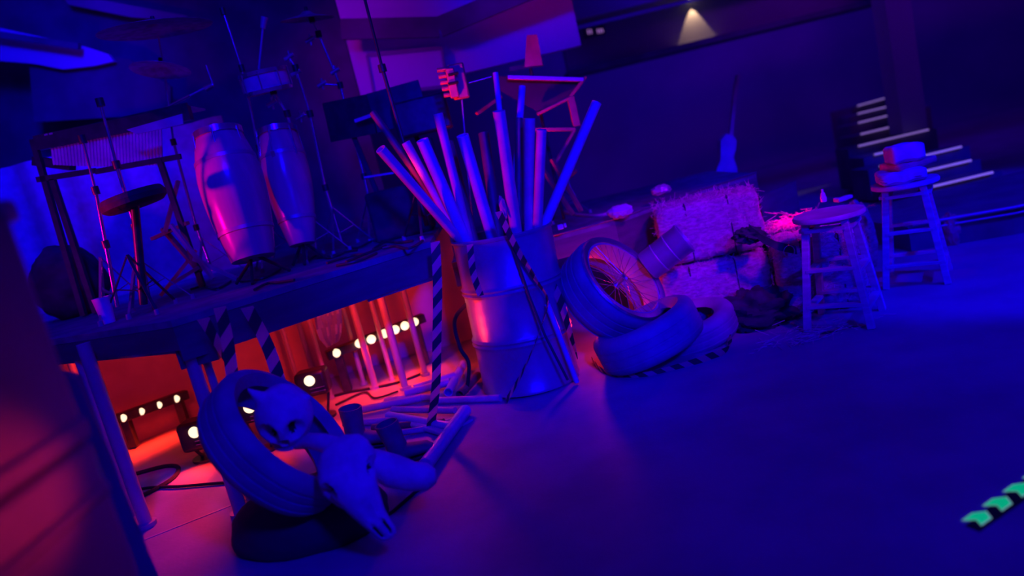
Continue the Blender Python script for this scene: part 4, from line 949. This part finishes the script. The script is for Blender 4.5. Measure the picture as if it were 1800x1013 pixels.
# pale sheet on a stand
ms = thing('music_stand', D(940, 90, 5.4), 'stand holding a pale sheet in front of the blue wall', 'music stand')
b = MB(); b.prism([D(926, 62, 5.4), D(944, 60, 5.4), D(954, 114, 5.4), D(922, 118, 5.4)], (0, .006, 0)); b.build('sheet', 'skin', ms, smooth=0)
b = MB(); b.bar(D(895, 122, 5.42), D(955, 112, 5.42), .02, .03); b.build('tray', 'blackmetal', ms)
b = MB(); p = D(932, 118, 5.45); b.cyl(p, (p.x, p.y, ZB), .012); b.build('pole', 'blackmetal', ms); tripod(ms, Vector((p.x, p.y, 0)), .25, None, .01, .2, 0, 'blackmetal', ZB)
# framed box on the violet wall
b = MB(); q = [D(645, 97, 6.42), D(776, 84, 6.42), D(786, 152, 6.42), D(658, 166, 6.42)]
fr = thing('wall_screen', sum(q, Vector()) / 4, 'dim rectangular screen frame on the violet wall', 'screen')
b.prism(q, (0, .05, 0)); b.build('screen', 'palewall', fr, smooth=0)
for i in range(4):
    b = MB(); b.bar(q[i], q[(i + 1) % 4], .02, .03); b.build('frame', 'darkwall', fr)
# swags and dark truss high at left
b = MB(); poly = [D(-40, 40, 6.6), D(60, 62, 6.6), D(150, 82, 6.6), D(190, 95, 6.6), D(200, 108, 6.6), D(165, 116, 6.6), D(110, 122, 6.6), D(60, 112, 6.6), D(-40, 104, 6.6)]
b.prism(poly, (0, .05, 0)); tag(b.build('blue_swag', 'palewall', smooth=0), 'pale cloth swag lit blue, high at the upper left', 'drape')
b = MB(); b.bar(D(-60, 52, 6.5), D(140, 82, 6.5), .05, .05); tag(b.build('ceiling_pipe', 'dirt'), 'dark pipe crossing in front of the blue swag', 'pipe')
b = MB(); b.prism([D(50, 100, 6.66), D(100, 112, 6.66), D(180, 98, 6.66), D(228, 104, 6.66), D(300, 152, 6.66), D(300, 200, 6.66), D(60, 215, 6.66)], (0, .04, 0)); tag(b.build('dark_drape', 'dirt', smooth=0), 'dark drape mass beneath the blue swag at upper left', 'drape')
b = MB(); b.prism([D(100, -20, 6.9), D(180, 0, 6.9), D(330, 28, 6.9), D(320, 36, 6.9), D(230, 30, 6.9), D(120, 8, 6.9)], (0, .05, 0)); tag(b.build('ceiling_beam', 'redwall', smooth=0), 'dull reddish slanting beam at the top left', 'beam')
# far guitar
gt = thing('guitar', D(1280, 300, 6.6), 'guitar standing upright far behind the upper bale', 'guitar')
YG = 6.6
b = MB(); b.bar(D(1284, 238, YG), D(1293, 150, YG), .045, .03); b.build('neck', 'card', gt)
b = MB(); b.bar(D(1293, 152, YG), D(1297, 132, YG), .06, .025); b.build('headstock', 'card', gt)
def outline(cx_, cy, pts): return [D(cx_ + x, cy + y, YG - .02) for x, y in pts]
b = MB(); b.prism(outline(1279, 285, [(-2, -50), (8, -48), (16, -38), (14, -22), (10, -8), (16, 8), (18, 26), (8, 42), (-8, 44), (-18, 34), (-20, 16), (-12, -4), (-12, -20), (-12, -38)]), (0, .09, 0)); b.build('guitar_body', 'cardblue', gt)
b = MB(); p = D(1280, 328, YG); b.cyl((p.x, p.y + .05, ZB if False else 0), (p.x, p.y + .05, p.z + .1), .02); b.build('stand_post', 'blackmetal', gt)
# small finials and debris on the lower riser
for px, py, s_, lab, m_ in ((1162, 334, .05, 'small blurred object on the edge of the lower riser', 'steel'), (1090, 372, .06, 'pale rounded bundle on the lower riser front edge', 'fabric')):
    p = D(px, py, 4.9 if px > 1100 else 4.62); p.z = max(p.z, ZB + s_ * .6)
    tag(blob('cloth_bundle', p, (s_ * 1.3, s_, s_ * .7), m_, px, .2, 3, ZB + .001), lab, 'bundle')
ad = thing('power_plug', G(988, 398, ZB), 'bright white plug on the riser edge right of the drum', 'plug')
p = D(985, 399, 4.42); b = MB(); b.box(p, (.035, .03, .03)); b.build('plug_body', 'white', ad, bevel=.004)
b = MB(); b.box(p + Vector((.03, 0, .003)), (.014, .026, .026)); b.build('plug_cap', 'white', ad, bevel=.004)
cable([G(990, 372, ZB + .012), G(1020, 378, ZB + .01), G(1060, 378, ZB + .01), G(1100, 360, ZB + .01)], .012, 'thick pinkish cable on the lower riser', 'card')
cable([D(1008, 290, 4.9), D(1000, 320, 4.9), D(1012, 345, 4.85)], .004, 'thin loop of cable hanging from the folding chair', 'steel')
rr = random.Random(3)
for k in range(12):
    x0, y0 = rr.uniform(330, 720), 0
    e = 555 - (x0 - 330) * .27 - rr.uniform(18, 46)
    pts = [G(x0 + dx, e - dx * .25 + rr.uniform(-7, 7), ZA + .01) for dx in (0, 22, 46, 70)]
    cable(pts, .007, ['black cable snaking along the riser by the conga', 'black cable coiled among the stand feet on the riser'][x0 > 520], 'blackmetal')
fl = tag(blob('red_rag', D(884, 365, 3.98), (.018, .01, .06), 'redfabric', 4, .3, 2), 'bright red rag end caught between the poles at the drum mouth', 'rag')
